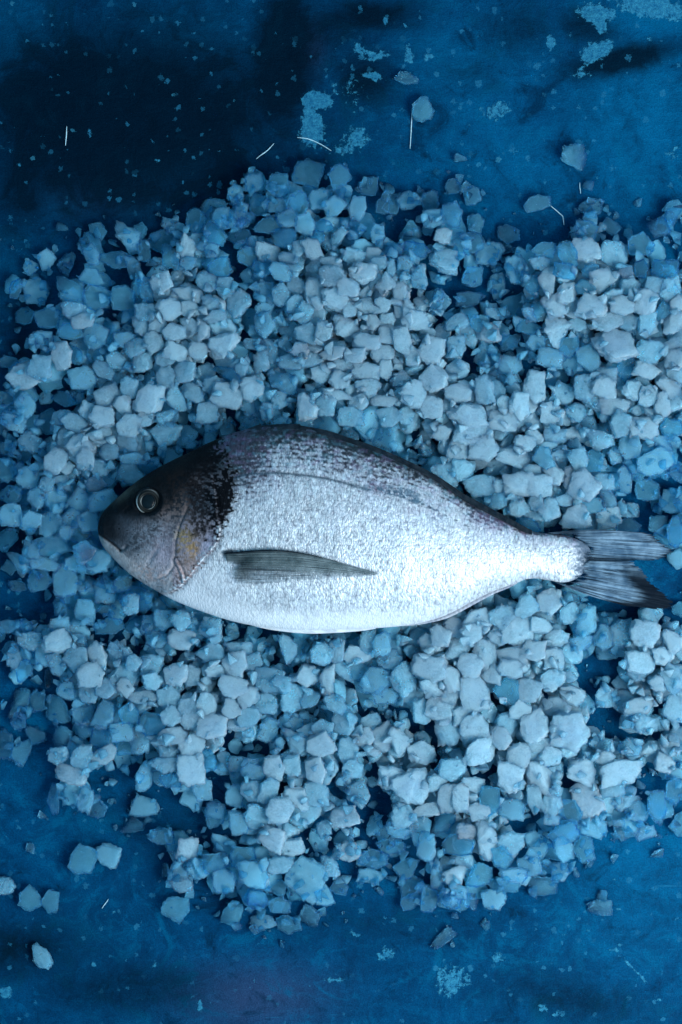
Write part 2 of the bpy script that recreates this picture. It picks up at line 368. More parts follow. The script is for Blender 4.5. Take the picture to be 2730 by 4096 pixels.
def rotm(rz, tx, ty):
    cz, sz = math.cos(rz), math.sin(rz); cx, sx = math.cos(tx), math.sin(tx); cy, sy = math.cos(ty), math.sin(ty)
    Rz = np.array([[cz, -sz, 0], [sz, cz, 0], [0, 0, 1]]); Rx = np.array([[1, 0, 0], [0, cx, -sx], [0, sx, cx]])
    Ry = np.array([[cy, 0, sy], [0, 1, 0], [-sy, 0, cy]])
    return Rz @ Rx @ Ry

def footprint(V, px, py):
    """cells under a piece whose points are V (plan units, y down) about (px, py): cell ids, lowest and highest point in each"""
    ix = np.clip(((V[:, 0] + px - OX) / CELL).astype(int), 0, GW - 1)
    iy = np.clip(((V[:, 1] + py - OY) / CELL).astype(int), 0, GH - 1)
    c = iy * GW + ix
    u, inv = np.unique(c, return_inverse=True)
    lo = np.full(len(u), 1e9); hi = np.full(len(u), -1e9)
    np.minimum.at(lo, inv, V[:, 2]); np.maximum.at(hi, inv, V[:, 2])
    return u, lo, hi
Hf = H.ravel(); CAPf = CAP.ravel(); Hfill = [None]

def drop(V, px, py, pct=72, settle=True):
    u, lo, hi = footprint(V, px, py)
    mid = 0.5 * (lo + hi)
    # the low and high surface of the piece at inner cells is close to its global extent
    z = np.percentile(Hf[u] - lo, pct)
    if Hfill[0] is not None: z = max(z, np.percentile(Hfill[0][u] - lo, 93))
    z = max(z, -V[:, 2].min() - 2)
    cap = (CAPf[u] - hi).min()
    z = min(z, cap)
    return z, u, hi

def commit(z, u, hi):
    Hf[u] = np.maximum(Hf[u], z + hi * 0.9)

# each tile: origin, scale of the tile, and chunks "x y w h rot kind" (w frosted white, m half clear, c clear)
TILES = [
 ((0, 600), 0.6378, """795 540 170 120 25 m;290 690 110 130 20 m;195 740 90 90 0 m;580 660 90 130 -30 m;420 715 100 140 0 c;225 885 150 160 0 m;100 870 70 120 10 c;575 800 150 110 -5 m;440 890 170 160 10 c;610 930 160 150 20 c;840 730 85 150 -20 m;735 690 200 100 0 c;905 630 80 130 0 c;1020 560 140 150 30 c;1085 480 150 80 20 m;1225 440 120 130 30 c;1180 610 110 140 15 w;1070 670 100 150 0 c;1180 710 100 80 0 m;1400 430 130 130 0 m;1350 530 150 120 30 c;1500 550 150 110 15 c;1515 410 70 160 5 m;1480 270 100 100 20 m;1330 630 90 90 0 m;1380 740 150 130 0 c;465 1010 150 110 0 m;520 1070 140 90 -10 w;160 1040 110 110 0 c;300 1050 170 140 20 c;440 1140 150 100 0 c;260 1190 140 110 10 m;390 1290 120 170 5 w;595 1170 150 150 30 m;775 930 140 150 0 c;910 880 90 150 -10 c;1010 830 140 120 -30 w;1170 900 190 80 15 w;1300 830 140 110 20 m;1410 870 110 130 0 m;1500 960 150 130 -30 m;1060 1000 150 130 10 w;1190 1000 130 100 25 w;1350 1040 130 70 -15 m;1330 960 120 80 0 m;910 1020 120 110 0 m;780 1190 130 100 -10 m;850 1240 130 110 0 m;885 1110 100 120 0 m;990 1090 100 100 0 m;1095 1140 130 110 -20 w;1270 1130 90 130 10 w;960 1200 120 130 -30 m;1110 1260 150 110 10 w;1240 1260 110 100 0 w;1400 1220 180 150 10 w;730 1320 110 110 0 m;895 1330 120 120 0 m;1030 1310 110 100 -30 m;520 1430 170 140 0 m;650 1380 140 90 30 m;150 1420 200 150 -20 w;250 1370 140 150 0 m;60 1330 130 70 10 c;160 1600 110 150 -25 m;40 1560 120 90 0 c;405 1560 160 90 20 c;480 1290 80 110 0 c;590 1290 90 90 0 c;1160 1390 130 130 0 m;1040 1420 120 140 0 m;1430 1400 200 70 20 c;1340 1470 140 100 0 m;680 1540 150 120 -30 m;810 1490 110 130 0 m;940 1560 170 180 15 w;1100 1560 100 170 -30 m;1210 1520 150 110 15 m;780 1600 130 130 20 w;1430 1540 190 150 20 w;1520 1370 90 130 0 m;420 1680 110 90 10 m;560 1640 120 100 20 m;650 1680 140 120 0 w;900 1690 100 90 0 m;1040 1680 130 100 0 m;1300 1650 130 130 0 w;60 1680 130 80 10 m"""),
 ((900, 600), 0.574, """580 160 190 180 10 c;385 240 150 160 30 c;205 230 130 130 0 m;800 180 140 150 -20 c;1000 250 130 130 0 c;240 380 130 150 0 c;370 385 160 100 0 m;515 370 140 160 20 c;655 340 140 140 0 m;765 395 150 120 -30 m;925 405 110 170 30 m;1125 320 60 80 0 m;1100 390 90 110 0 c;1285 350 160 120 -10 m;1430 350 120 130 0 c;1450 480 160 120 -10 m;440 480 130 120 -10 m;560 510 140 140 20 m;290 530 180 110 -15 c;680 530 150 90 10 c;790 600 80 150 30 m;1065 585 90 130 -10 m;1520 600 120 100 0 w;300 715 160 130 0 w;170 740 160 130 -20 c;400 620 170 130 0 c;510 690 120 120 0 m;610 690 110 160 -25 w;640 620 110 110 0 c;390 850 160 110 20 m;440 760 130 80 10 m;260 830 130 110 0 c;740 780 140 70 0 m;895 740 140 110 30 m;1170 700 140 100 10 c;1330 690 190 90 15 c;1520 770 160 150 0 c;750 880 180 140 0 w;970 860 180 140 10 w;1070 790 120 90 -20 m;1160 820 60 120 0 m;1260 790 110 100 0 m;1350 900 100 160 -20 m;1110 930 130 110 -30 m;625 990 140 200 -15 w;770 1040 150 170 -25 w;860 960 150 120 15 w;500 950 140 110 20 m;270 980 130 120 0 m;390 1010 120 130 -30 m;480 1080 100 140 15 m;550 1140 110 160 20 m;980 1000 90 70 -40 m;1220 990 100 150 5 w;1100 1080 110 110 0 m;990 1090 140 110 -20 m;870 1110 90 110 10 w;290 1100 150 80 -20 m;280 1220 130 170 -15 m;1250 1110 130 130 0 w;1330 1190 190 130 15 w;850 1230 170 140 0 w;1480 1060 80 180 10 m;1130 1190 110 100 0 m;1040 1200 100 100 0 w;580 1270 170 130 20 m;690 1260 120 130 0 m;320 1390 110 180 -25 m;420 1350 100 110 0 m;210 1350 150 80 10 m;990 1340 190 110 15 w;1140 1280 130 130 0 w;520 1400 120 110 0 w;750 1420 200 80 -15 w;1240 1340 120 200 -20 w;250 1470 110 150 -15 m;620 1460 140 100 0 m;900 1430 150 100 0 w;1100 1420 150 120 0 w;1310 1440 110 130 10 w;470 1480 190 110 -10 m;1440 1400 170 190 20 w;980 1540 190 120 0 w;1120 1530 100 130 0 w;830 1500 160 90 0 m;680 1560 150 120 -20 m;800 1600 140 130 0 w;400 1620 200 130 10 m;1460 1600 180 170 30 w;1240 1600 150 110 -20 m;790 1710 190 70 8 w;1000 1650 170 110 0 m;1110 1750 170 80 -5 w;570 1800 160 170 20 w;180 1660 170 160 20 w;930 1770 130 110 -20 m;1320 1700 150 180 20 w;1440 1790 150 150 0 w;700 1780 140 150 20 m;380 1740 110 130 0 m;290 1820 90 120 0 m;1150 1860 150 140 -20 m;1260 1850 120 120 0 m;880 1860 170 130 0 m"""),
 ((1730, 700), 0.6378, """130 70 90 90 0 c;250 130 110 110 0 m;995 200 150 100 0 c;990 270 90 70 0 m;960 350 140 120 20 c;1060 330 60 60 0 m;1510 250 90 130 15 c;1420 330 110 120 -30 c;1310 430 150 130 0 c;1460 590 160 110 0 c;120 250 130 150 0 c;270 300 110 110 30 c;260 430 120 130 0 c;360 490 170 130 0 m;75 540 170 140 10 m;520 590 130 170 10 m;480 370 130 110 0 c;700 470 140 90 0 c;850 500 110 160 -30 c;965 475 180 140 15 w;1140 500 180 160 30 m;680 550 140 90 20 m;250 640 120 120 0 c;410 700 90 160 0 m;725 660 110 180 -5 w;840 740 130 130 0 w;610 680 130 110 20 c;760 820 110 150 -30 w;1070 660 160 140 -20 w;1210 610 90 90 0 m;1000 610 110 90 0 c;960 710 130 90 20 c;830 600 130 100 0 c;1240 700 130 110 0 m;1310 590 80 110 0 c;1400 700 130 110 0 m;1480 720 110 140 0 m;1120 765 150 90 -10 m;1000 830 170 140 15 w;1335 795 150 150 0 w;1190 820 140 110 0 w;150 930 150 90 -25 m;230 780 160 90 0 c;350 985 150 120 0 w;410 870 150 70 0 m;300 930 120 100 0 c;765 970 160 170 30 w;600 950 150 100 0 c;680 840 160 140 0 c;610 880 80 90 0 m;900 940 120 80 -10 m;1100 920 170 110 -20 m;1235 920 110 110 0 m;1140 1060 250 220 0 w;1350 920 110 150 0 m;1515 930 110 150 20 w;1545 800 110 90 0 w;1450 850 100 110 0 c;355 1130 150 140 15 m;490 1190 150 110 0 m;150 1070 110 120 10 m;490 1050 120 100 0 c;650 1050 110 90 0 m;740 1150 160 120 10 m;860 1080 120 130 0 c;965 1010 90 150 0 m;975 1150 140 160 0 m;1360 1110 160 130 0 m;1520 1060 140 80 0 m;1530 1150 140 120 0 w;1340 1220 170 120 0 w;1530 1250 110 120 0 m;1210 1220 100 150 0 c;1080 1260 150 110 0 m;160 1370 160 110 -5 w;330 1350 110 170 -5 m;770 1270 150 120 0 c;640 1330 140 200 -10 w;820 1370 150 120 20 m;960 1330 130 160 0 m;1075 1330 140 130 0 w;1140 1440 180 120 0 w;1260 1350 140 120 -20 m;1480 1330 150 100 30 w;1350 1390 120 120 0 m;1440 1440 90 150 0 w;1295 1475 90 70 0 m;1385 1500 110 80 0 m;545 1450 130 180 -15 w;450 1440 100 110 0 m;220 1510 230 140 0 w;120 1450 100 80 0 m;380 1490 90 100 0 m;440 1540 170 130 0 w;740 1500 160 140 20 w;900 1490 130 110 0 m"""),
 ((1730, 1500), 0.6378, """250 360 220 170 0 w;60 360 110 90 0 w;160 480 130 120 0 w;190 600 140 140 0 m;75 640 130 170 -20 m;320 460 170 150 0 w;580 430 130 90 0 w;700 520 130 130 0 c;500 520 200 130 0 w;770 380 130 90 0 m;905 380 160 110 -20 w;1045 405 180 130 0 m;1175 310 120 160 20 m;1320 330 190 140 10 w;1240 450 130 150 10 m;1500 340 130 130 0 c;1400 540 220 160 -10 m;1440 430 120 90 0 m;1150 500 90 110 0 m;810 510 120 80 -25 m;920 530 120 130 -30 m;1010 540 120 130 0 c;950 690 200 190 0 w;770 630 120 120 -10 w;870 640 90 130 0 m;1210 655 80 170 3 m;1080 670 120 100 0 m;1350 720 150 130 0 c;1530 610 100 130 0 c;1510 790 150 150 -10 m;620 610 110 90 0 m;670 700 150 140 0 w;540 690 180 150 0 w;450 720 120 160 -30 m;300 690 190 130 0 m;650 800 90 110 0 m;550 830 120 120 20 m;730 840 140 150 0 m;410 790 110 100 0 m;1100 760 100 130 0 m;1010 820 150 90 0 c;890 900 170 150 -20 w;1100 900 160 130 -15 w;1240 850 110 90 0 m;1230 940 150 90 0 c;1420 950 120 130 0 c;1530 980 110 180 0 c;600 940 140 90 0 c;830 780 110 80 0 m"""),
 ((0, 1600), 0.5102, """110 180 190 130 10 m;240 330 190 150 20 m;620 370 180 170 -30 w;440 480 170 190 10 w;670 460 130 170 0 w;800 130 180 150 0 w;1020 200 190 170 0 w;580 180 190 130 30 m;490 640 170 100 20 m;220 610 170 170 0 m;80 740 180 130 0 c;70 550 150 180 0 c;60 380 130 100 0 c;90 900 180 170 10 m;300 770 150 150 0 m;450 780 160 190 -10 m;620 790 160 180 -30 m;370 660 120 110 0 m;790 530 130 130 0 m;760 660 150 110 0 m;860 410 150 120 0 m;1000 330 160 140 0 m;1060 460 220 90 0 m;1020 580 220 160 -15 m;1300 270 200 200 20 m;400 980 180 190 20 m;560 930 150 160 0 m;690 950 160 150 0 m;250 950 150 150 0 m;800 790 230 150 -10 m;390 1150 310 150 -10 m;250 1170 130 150 0 m;150 1280 130 200 -20 m;140 1460 140 80 10 c;320 1410 190 170 0 m;510 1410 180 260 0 m;350 1280 240 100 10 m;670 1190 160 150 -20 m;760 1260 190 190 20 m;590 1290 160 110 30 m;660 1450 170 110 10 m;820 1500 150 190 -8 m;470 1620 100 150 -10 c;670 1660 150 190 5 m;630 1060 160 130 0 c;960 1440 150 120 0 c;1030 1600 120 160 0 m;830 1650 130 80 0 c;520 1040 100 110 0 m"""),
 ((0, 2300), 0.574, """60 360 130 90 0 m;185 350 90 70 0 c;215 460 160 120 0 m;100 560 100 180 -5 m;420 350 140 110 0 m;400 470 190 150 -20 w;550 460 110 100 0 m;760 360 190 110 -20 c;680 560 120 180 -12 w;815 540 80 160 -35 m;530 590 160 160 0 m;400 620 110 160 -20 m;630 690 180 170 0 w;170 670 100 150 20 c;740 790 140 130 0 m;1140 310 130 130 0 m;1030 350 80 140 15 m;1090 450 140 120 0 m;1265 450 180 130 0 w;1260 320 130 130 0 m;1470 370 150 140 0 m;1480 540 190 140 25 m;940 610 110 110 0 m;1060 630 150 140 0 m;1220 690 160 150 20 w;1070 740 140 120 0 m;870 780 130 100 55 w;1000 850 190 90 3 w;1180 860 150 170 0 m;1340 700 110 140 0 m;1510 660 150 90 0 w;400 935 170 180 0 c;140 900 130 200 0 c;260 880 110 140 0 c;130 1020 100 110 0 c;580 970 150 150 15 m;460 810 120 120 0 m;620 830 130 110 0 m;730 980 130 190 30 m;850 1090 150 130 0 m;900 960 130 140 0 c;1060 1040 180 150 15 c;980 1150 130 180 0 m;1200 980 150 130 0 m;1310 950 150 230 0 m;1440 900 130 160 0 w;1480 1050 200 170 0 w;1205 1120 190 110 -5 w;1340 1190 170 140 -25 w;1330 1360 180 200 0 w;1450 1290 110 150 0 c;1190 1250 150 120 0 m;440 1130 130 140 0 c;410 1260 130 120 0 m;580 1090 130 110 0 c;570 1270 130 170 10 m;725 1260 190 110 -35 w;500 1390 210 130 25 w;700 1130 140 140 0 c;250 1120 140 120 0 c;40 1180 120 200 0 c;150 1240 140 170 0 c;1010 1400 110 200 0 m;1150 1330 170 100 0 m;1190 1430 140 90 0 c;600 1560 110 180 10 m;680 1630 140 120 0 c;1010 1620 180 140 10 m;370 1560 90 200 0 c;1410 1490 130 150 0 m;880 1190 150 120 0 c;1500 1640 120 110 0 m;340 720 50 130 0 c"""),
 ((800, 2500), 0.6378, """220 245 150 150 0 w;330 235 120 120 0 m;240 140 170 80 10 m;210 390 170 130 15 w;300 440 140 120 -30 w;420 340 180 160 20 m;555 150 110 170 0 m;520 370 110 120 -30 m;680 320 140 130 20 w;800 340 90 180 3 w;590 460 150 170 0 m;420 490 130 120 0 m;690 460 130 100 -30 m;860 160 90 150 0 m;990 185 170 110 3 w;1050 100 100 150 0 m;900 280 150 100 20 m;1100 350 170 160 0 m;850 490 150 100 30 m;770 180 140 130 0 m;1190 215 150 130 0 m;1280 340 150 180 -30 m;1165 440 150 100 0 m;1140 120 110 140 0 m;1430 280 200 170 0 w;1460 400 150 110 0 w;1440 110 130 110 0 w;1510 520 160 150 20 m;1390 540 110 150 0 m;200 520 120 120 0 w;310 570 140 130 0 m;430 660 110 150 15 m;570 610 150 110 10 m;770 650 130 110 0 m;905 600 140 150 20 m;1070 610 130 90 -20 m;1020 710 140 120 -20 w;750 750 170 140 -20 w;600 740 140 160 0 m;930 790 120 170 10 m;1140 700 120 180 0 w;1250 730 130 160 0 w;1390 800 160 140 -5 w;480 740 90 120 0 m;280 880 180 110 0 m;340 920 150 100 0 m;465 900 130 160 -20 w;570 880 120 120 0 m;730 915 120 160 -25 w;960 900 120 110 0 m;220 1070 110 140 0 m;330 1040 140 120 0 m;430 1040 110 160 15 m;610 1080 180 120 25 w;500 1160 170 150 -15 w;350 1200 130 170 -15 m;730 1060 150 150 0 m;995 1070 130 150 -20 m;100 1180 130 150 -20 c;250 1240 120 140 0 m;900 1200 170 140 -20 w;450 1340 160 150 20 w;580 1395 150 110 -5 w;155 1390 190 110 25 m;925 1415 160 120 5 w;1200 1390 180 90 5 c;1425 1390 110 160 15 m;1200 960 160 150 0 w;1310 1010 220 200 0 w;1420 1160 170 80 -10 w;1280 1200 150 140 0 m;1230 1290 140 80 30 m;780 1280 90 110 0 m;270 1460 160 130 0 c;1540 900 120 110 0 c"""),
 ((1000, 3250), 0.6378, """350 410 230 230 25 m;190 330 150 100 0 m;40 390 150 170 0 m;500 340 120 120 0 m;460 530 110 130 -20 m;560 470 110 90 0 c;775 290 180 110 12 c;760 395 160 90 10 m;980 350 150 130 0 c;1020 470 150 130 0 c;1180 390 90 170 -5 m;1290 400 160 140 0 w;1310 500 110 90 0 m;1310 200 180 130 0 c;1010 560 130 90 -20 c;1130 540 110 160 0 c;1250 550 150 100 30 c;1380 560 90 100 0 c;1450 400 130 160 20 c;1520 540 150 120 20 m;1490 190 120 230 -15 w;80 685 160 90 -15 m;245 700 140 120 -10 c;380 650 120 120 20 c;50 550 120 110 0 c;190 580 130 100 0 c"""),
 ((1730, 2350), 0.6378, """290 200 150 150 30 w;150 250 150 110 20 w;245 290 130 130 0 w;440 180 150 130 -35 m;50 300 130 150 -20 w;150 380 140 130 0 m;590 120 150 140 0 m;730 90 150 160 0 w;540 270 190 190 0 w;680 240 150 90 15 w;860 160 120 130 0 m;970 210 130 170 0 m;420 300 140 110 20 m;330 420 140 200 0 w;240 490 160 150 0 w;370 550 130 120 0 w;500 430 190 120 0 w;490 510 160 110 0 w;630 400 150 120 0 w;780 320 150 110 0 m;760 440 120 120 0 w;1330 290 170 160 0 w;1190 290 130 170 0 m;1070 310 120 150 0 m;930 350 140 90 0 m;1300 470 180 130 0 w;1440 430 120 110 0 w;1510 340 130 140 0 w;1400 600 90 90 0 w;1510 570 130 180 -30 m;120 560 110 170 -20 w;30 500 120 150 0 m;260 660 170 220 -20 w;110 690 150 90 0 m;30 630 120 120 0 m;600 640 170 140 0 m;750 580 150 140 0 m;870 670 160 110 30 w;770 750 180 120 0 w;460 650 150 150 0 c;550 770 120 120 20 w;190 800 120 130 0 w;260 880 170 170 0 w;100 880 150 200 -10 m;470 860 130 140 0 m;640 870 160 200 0 w;860 900 220 220 0 w;1090 680 140 130 0 m;1290 750 180 110 -20 w;1340 850 140 120 0 m;1520 760 130 150 20 w;1490 990 110 130 -20 w;1460 1100 120 120 20 w;1240 1000 150 110 0 m;1060 980 140 90 0 m;420 940 120 150 -30 w;300 1020 200 170 0 w;540 1060 130 180 10 w;740 1050 140 130 0 m;670 990 150 90 0 m;130 1140 160 140 0 m;490 1190 150 190 0 w;670 1200 180 170 20 w;930 1160 160 160 0 w;1180 1150 250 150 -10 w;1080 1070 120 100 0 w;1130 1270 150 90 0 m;970 1330 170 230 -20 w;1220 1340 160 80 -30 m;90 1320 110 170 0 w;170 1320 110 170 5 w;30 1220 110 110 0 m;250 1230 140 90 20 m;360 1340 120 170 0 c;500 1390 150 130 0 m;640 1330 90 170 0 m;750 1370 120 150 0 m;860 1390 170 120 30 c;290 1410 140 110 0 w;1280 1400 130 130 0 m;1410 1380 110 200 0 c;1010 1500 180 120 15 m;750 1460 90 70 0 m;340 1530 120 130 0 w;220 1530 130 100 0 m;70 1480 140 110 0 c;840 1520 150 120 0 c;1170 1480 70 50 0 m;1340 1540 130 90 0 m;1520 1280 100 180 0 c;770 1290 90 70 0 m"""),
 ((1730, 3250), 0.6378, """655 200 160 170 0 m;490 190 150 140 20 m;830 140 180 120 -15 c;825 230 110 150 0 m;950 230 130 160 0 c;610 330 150 120 0 m;510 390 170 90 10 m;690 460 170 120 -10 c;810 370 120 110 0 m;440 280 130 130 0 c"""),
 ((0, 3100), 0.7653, """700 265 110 80 10 c;840 320 130 80 0 c;980 390 100 130 10 w;950 570 110 80 0 m;930 510 100 90 0 m;1030 490 100 110 0 m;1130 460 130 100 0 c;1170 550 110 120 0 m;1320 520 150 130 0 m;1350 650 90 100 0 m"""),
]
# chunks that lie alone on the bare board: centre, size, turn, kind, label
LOOSE = [
 (1693, 437, 82, 92, 10, 'c', "single clear ice chunk by the thin upright fibre above the ice heap"),
 (2294, 630, 92, 96, 0, 'c', "lone squarish clear ice cube on bare board at the upper right"),
 (2151, 812, 104, 58, -18, 'c', "teardrop shaped clear ice chunk with a bent fibre at its end"),
 (1625, 313, 92, 46, 5, 'c', "thin melting sliver of ice between the pale paint chips"),
 (333, 3440, 96, 112, 20, 'c', "glassy dark blue ice chunk on the board below the left of the heap"),
 (432, 3418, 96, 80, 25, 'm', "cloudy ice chunk with white left edge beside the glassy dark one"),
 (25, 3543, 72, 66, 0, 'm', "cloudy ice chunk cut by the photo's left edge, below the heap"),
 (122, 3598, 92, 84, 35, 'c', "blue fan shaped ice chunk lying alone at the lower left"),
 (198, 3606, 70, 84, 5, 'c', "small clear ice chunk touching the fan shaped one at lower left"),
 (166, 3826, 66, 104, -32, 'm', "lowest ice chunk, a cloudy oblong on the bare board"),
 (704, 3632, 100, 92, 15, 'c', "rounded clear ice chunk just outside the heap's lower left rim"),
 (2400, 3626, 98, 58, 8, 'c', "clear oblong ice chunk alone on the board right below the heap"),
 (2632, 3412, 46, 34, 0, 'c', "tiny flat melting ice piece near the right edge below the heap"),
 (1770, 3754, 108, 44, -38, 'c', "thin clear sliver of ice on the board below the heap's middle"),
 (122, 3392, 34, 38, 0, 'c', "small round water bead of melting ice at the lower left"),
]
PIECES = []
for (ox, oy), sc, txt in TILES:
    for it in txt.split(';'):
        x, y, w, h, r, k = it.split()
        PIECES.append([ox + float(x) * sc, oy + float(y) * sc, float(w) * sc, float(h) * sc, float(r), k, None])
PIECES = [p for p in PIECES]

# heaped density from the chunks one can see
K = np.zeros_like(GX)
for p in PIECES:
    K += {'w': 1.35, 'm': 0.8, 'c': 0.28}[p[5]] * gauss(GX, GY, p[0], p[1], 58, 58)
for _y in range(950, 3300, 110): K += 0.8 * gauss(GX, GY, 2790, _y, 70, 80)
K = np.clip(K / np.percentile(K[K > 0.3], 90), 0, 1)
KW = 0 * K
for p in PIECES:
    if p[5] == 'w': KW += gauss(GX, GY, p[0], p[1], 95, 95)
KW = np.clip(KW / np.percentile(KW[K > 0.4], 85), 0, 1); KWf = KW.ravel()
_bx = (GX > 330) & (GX < 2330)
_gap = np.minimum(np.abs(GY - ytop(GX)), np.abs(GY - ybot(GX)))
RIM = np.where(_bx & (_gap < 120) & ~_ins, 1.0, 0.0)
K = np.where(_ins, np.maximum(K, 0.6), np.maximum(K, 0.8 * RIM))

MILK = {'w': 0.80, 'm': 0.54, 'c': 0.20}
bufV, bufF, bufM, bufT, bufI, nbuf = [], [], [], [], [], [0]
def world_verts(V, px, py, z):
    cx, cy, cz = W(px, py, z)
    return np.stack([cx + V[:, 0] * S, cy - V[:, 1] * S, cz + V[:, 2] * S], 1)
def add_buf(V, F, px, py, z, milk, tint):
    bufV.append(world_verts(V, px, py, z)); bufF.append(F[:, ::-1] + nbuf[0]); nbuf[0] += len(V)
    bufM.append(np.full(len(V), milk)); bufT.append(np.full(len(V), tint)); bufI.append(np.full(len(F), ice_of(milk)))

# buried and half hidden chunks
Kf = K.ravel(); prob = (Kf ** 2.4) / (Kf ** 2.4).sum()
cells = rng.choice(len(Kf), size=3000, p=prob)
for c in cells:
    V0, F0 = LIB_LO[rng.integers(len(LIB_LO))]
    w = rng.choice([rng.uniform(28, 60), rng.uniform(55, 115), rng.uniform(70, 120)]); h = w * rng.uniform(0.6, 1.4); t = min(w, h) * rng.uniform(0.35, 0.6)
    V = (V0 * np.array([w / 2, h / 2, t / 2])) @ rotm(rng.uniform(0, 6.28), rng.normal(0, 0.35), rng.normal(0, 0.35)).T
    best = None
    for q in range(4):
        px = GX.ravel()[c] + rng.uniform(-35, 35); py = GY.ravel()[c] + rng.uniform(-35, 35)
        r = drop(V, px, py)
        if best is None or r[0] < best[0][0]: best = (r, px, py)
    (z, u, hi), px, py = best
    if z < -V[:, 2].min() - 14 or z > (125 if RIM.ravel()[c] > 0 else 70 + 38 * KWf[c]): continue
    commit(z, u, hi)
    add_buf(V, F0, px, py, z, float(np.clip(rng.normal(0.16 + 0.16 * Kf[c] + 0.46 * KWf[c], 0.07), 0.05, 0.85)), rng.uniform(0, 1))
print("pile height under the visible layer: p50 %.0f p90 %.0f" % tuple(np.percentile(Hf[Kf > 0.4], [50, 90])))

Hfill[0] = Hf.copy()
# the chunks one can see, where they lie
ORDER = {'c': 0, 'm': 1, 'w': 2}
PIECES.sort(key=lambda p: ORDER[p[5]])
big = sorted(PIECES, key=lambda p: -p[2] * p[3])[:300 - len(LOOSE)]
bigset = {id(p) for p in big}
CH = []
for i, p in enumerate(PIECES + [[l[0], l[1], l[2], l[3], l[4], l[5], l[6]] for l in LOOSE]):
    px, py, w, h, rot, k, lab = p
    single = id(p) in bigset or lab
    V0, F0 = LIB_HI[rng.integers(len(LIB_HI))]
    t = min(w, h) * (rng.uniform(0.30, 0.46) if not lab else 0.55)
    flip = rng.choice([1, -1], 2)
    tilt = 0.13 if not lab else 0.03
    V = (V0 * np.array([flip[0] * w * 0.585, flip[1] * h * 0.585, t / 2])) @ rotm(math.radians(rot), rng.normal(0, tilt), rng.normal(0, tilt)).T
    F = F0[:, ::-1] if flip[0] * flip[1] > 0 else F0
    z, u, hi = drop(V, px, py, 62)
    z = min(z, 215 + rng.uniform(-10, 10))
    z = max(z, -V[:, 2].min() - 3)
    commit(z, u, hi)
    kk = K[int(np.clip((py - OY) / CELL, 0, GH - 1)), int(np.clip((px - OX) / CELL, 0, GW - 1))] if not lab else 0.3
    kw = KW[int(np.clip((py - OY) / CELL, 0, GH - 1)), int(np.clip((px - OX) / CELL, 0, GW - 1))] if not lab else 0.3
    milk = float(np.clip(MILK[k] + 0.15 * (kk - 0.6) + {'w': 0.1, 'm': 0.30, 'c': 0.15}[k] * (kw - 0.4) + rng.normal(0, 0.05), 0.08, 0.95)); tint = float(np.clip(rng.normal(0.75 if k == 'w' else 0.45, 0.2), 0, 1))
    if px < 0 or px > 2730: single = bool(lab)
    if single:
        CH.append((px, py, w, h, k, lab, V, F, z, 0.10 if lab and k == 'c' else milk, tint))
    else:
        add_buf(V, F[:, ::-1], px, py, z, milk, tint)
print("pile height of the visible layer: p50 %.0f p90 %.0f p99 %.0f" % tuple(np.percentile(Hf[Kf > 0.4], [50, 90, 99])))

# crumbs on and around the heap
low = 1 - sstep(60, 120, H); Ke = np.clip(K, 0.0, 1) ** 1.1 * (0.10 + low); Ke = np.where(_ins, 0, Ke).ravel(); Ke = Ke / Ke.sum()
for c in rng.choice(len(Kf), size=2400, p=Ke):
    V0, F0 = LIB_XS[rng.integers(len(LIB_XS))]
    w = rng.uniform(8, 22) if rng.random() < 0.5 else rng.uniform(24, 48)
    V = (V0 * np.array([w / 2, w / 2 * rng.uniform(0.6, 1.2), w / 2 * rng.uniform(0.5, 0.9)])) @ rotm(rng.uniform(0, 6.28), rng.normal(0, 0.5), rng.normal(0, 0.5)).T
    px = GX.ravel()[c] + rng.uniform(-20, 20); py = GY.ravel()[c] + rng.uniform(-20, 20)
    z, u, hi = drop(V, px, py, 50)
    if CAPf[u].min() < 1e8: continue
    add_buf(V, F0, px, py, z, 0.20 + 0.12 * Kf[c] + 0.50 * KWf[c], rng.uniform(0, 1))
st = mesh_np("crushed_ice", np.vstack(bufV), np.vstack(bufF), ICE, sharp=50, midx=np.concatenate(bufI), attrs={'milk': np.concatenate(bufM), 'tint': np.concatenate(bufT)})
tag(st, "loose mass of small crushed ice and crumbs under and between the larger chunks", "crushed ice", None, "stuff")

# labels for the single chunks: look, size, shape and where it lies
def where(px, py):
    if px < 300: col = "left of the fish's " if 1750 < py < 2500 else None
    else: col = None
    if col:
        return col + ("snout" if 1950 < py < 2300 else ("forehead" if py <= 1950 else "throat"))
    above = py < (ytop(np.clip(px, 400, 2370)) + ybot(np.clip(px, 400, 2370))) / 2
    spot = ("photo's left edge", "fish's snout", "fish's eye", "shoulder patch", "back's highest point", "fish's middle", "rear back", "tail stalk", "tail fin", "tail tips") if above else \
           ("photo's left edge", "fish's snout", "fish's gills", "pectoral fin root", "belly", "pectoral fin tip", "rear belly", "tail stalk", "tail fin", "tail tips")
    s = spot[int(min(px / 273, 9))]
    e = float(ytop(np.clip(px, 400, 2370))) if above else float(ybot(np.clip(px, 400, 2370)))
    d = abs(py - e)
    prep = "above" if above else "below"
    band = ("hard by", "close " + prep, "some way " + prep, "midway " + prep, "far " + prep, "farthest " + prep)[int(min(d / 175, 5))]
    return band + " the " + s
rows = []
for q in CH:
    px, py, w, h, k, lab = q[:6]
    if lab: rows.append([lab, q]); continue
    a = w * h; size = "large" if a > 11000 else ("small" if a < 6200 else "midsize")
    asp = max(w, h) / min(w, h); shp = "long" if asp > 1.6 else ("oblong" if asp > 1.28 else "stubby")
    look = {'w': "frosted white", 'm': "cloudy blue", 'c': "clear"}[k]
    rows.append(["%s %s %s ice chunk %s" % (size, look, shp, where(px, py)), q])
from collections import defaultdict
byl = defaultdict(list)
for r in rows: byl[r[0]].append(r)
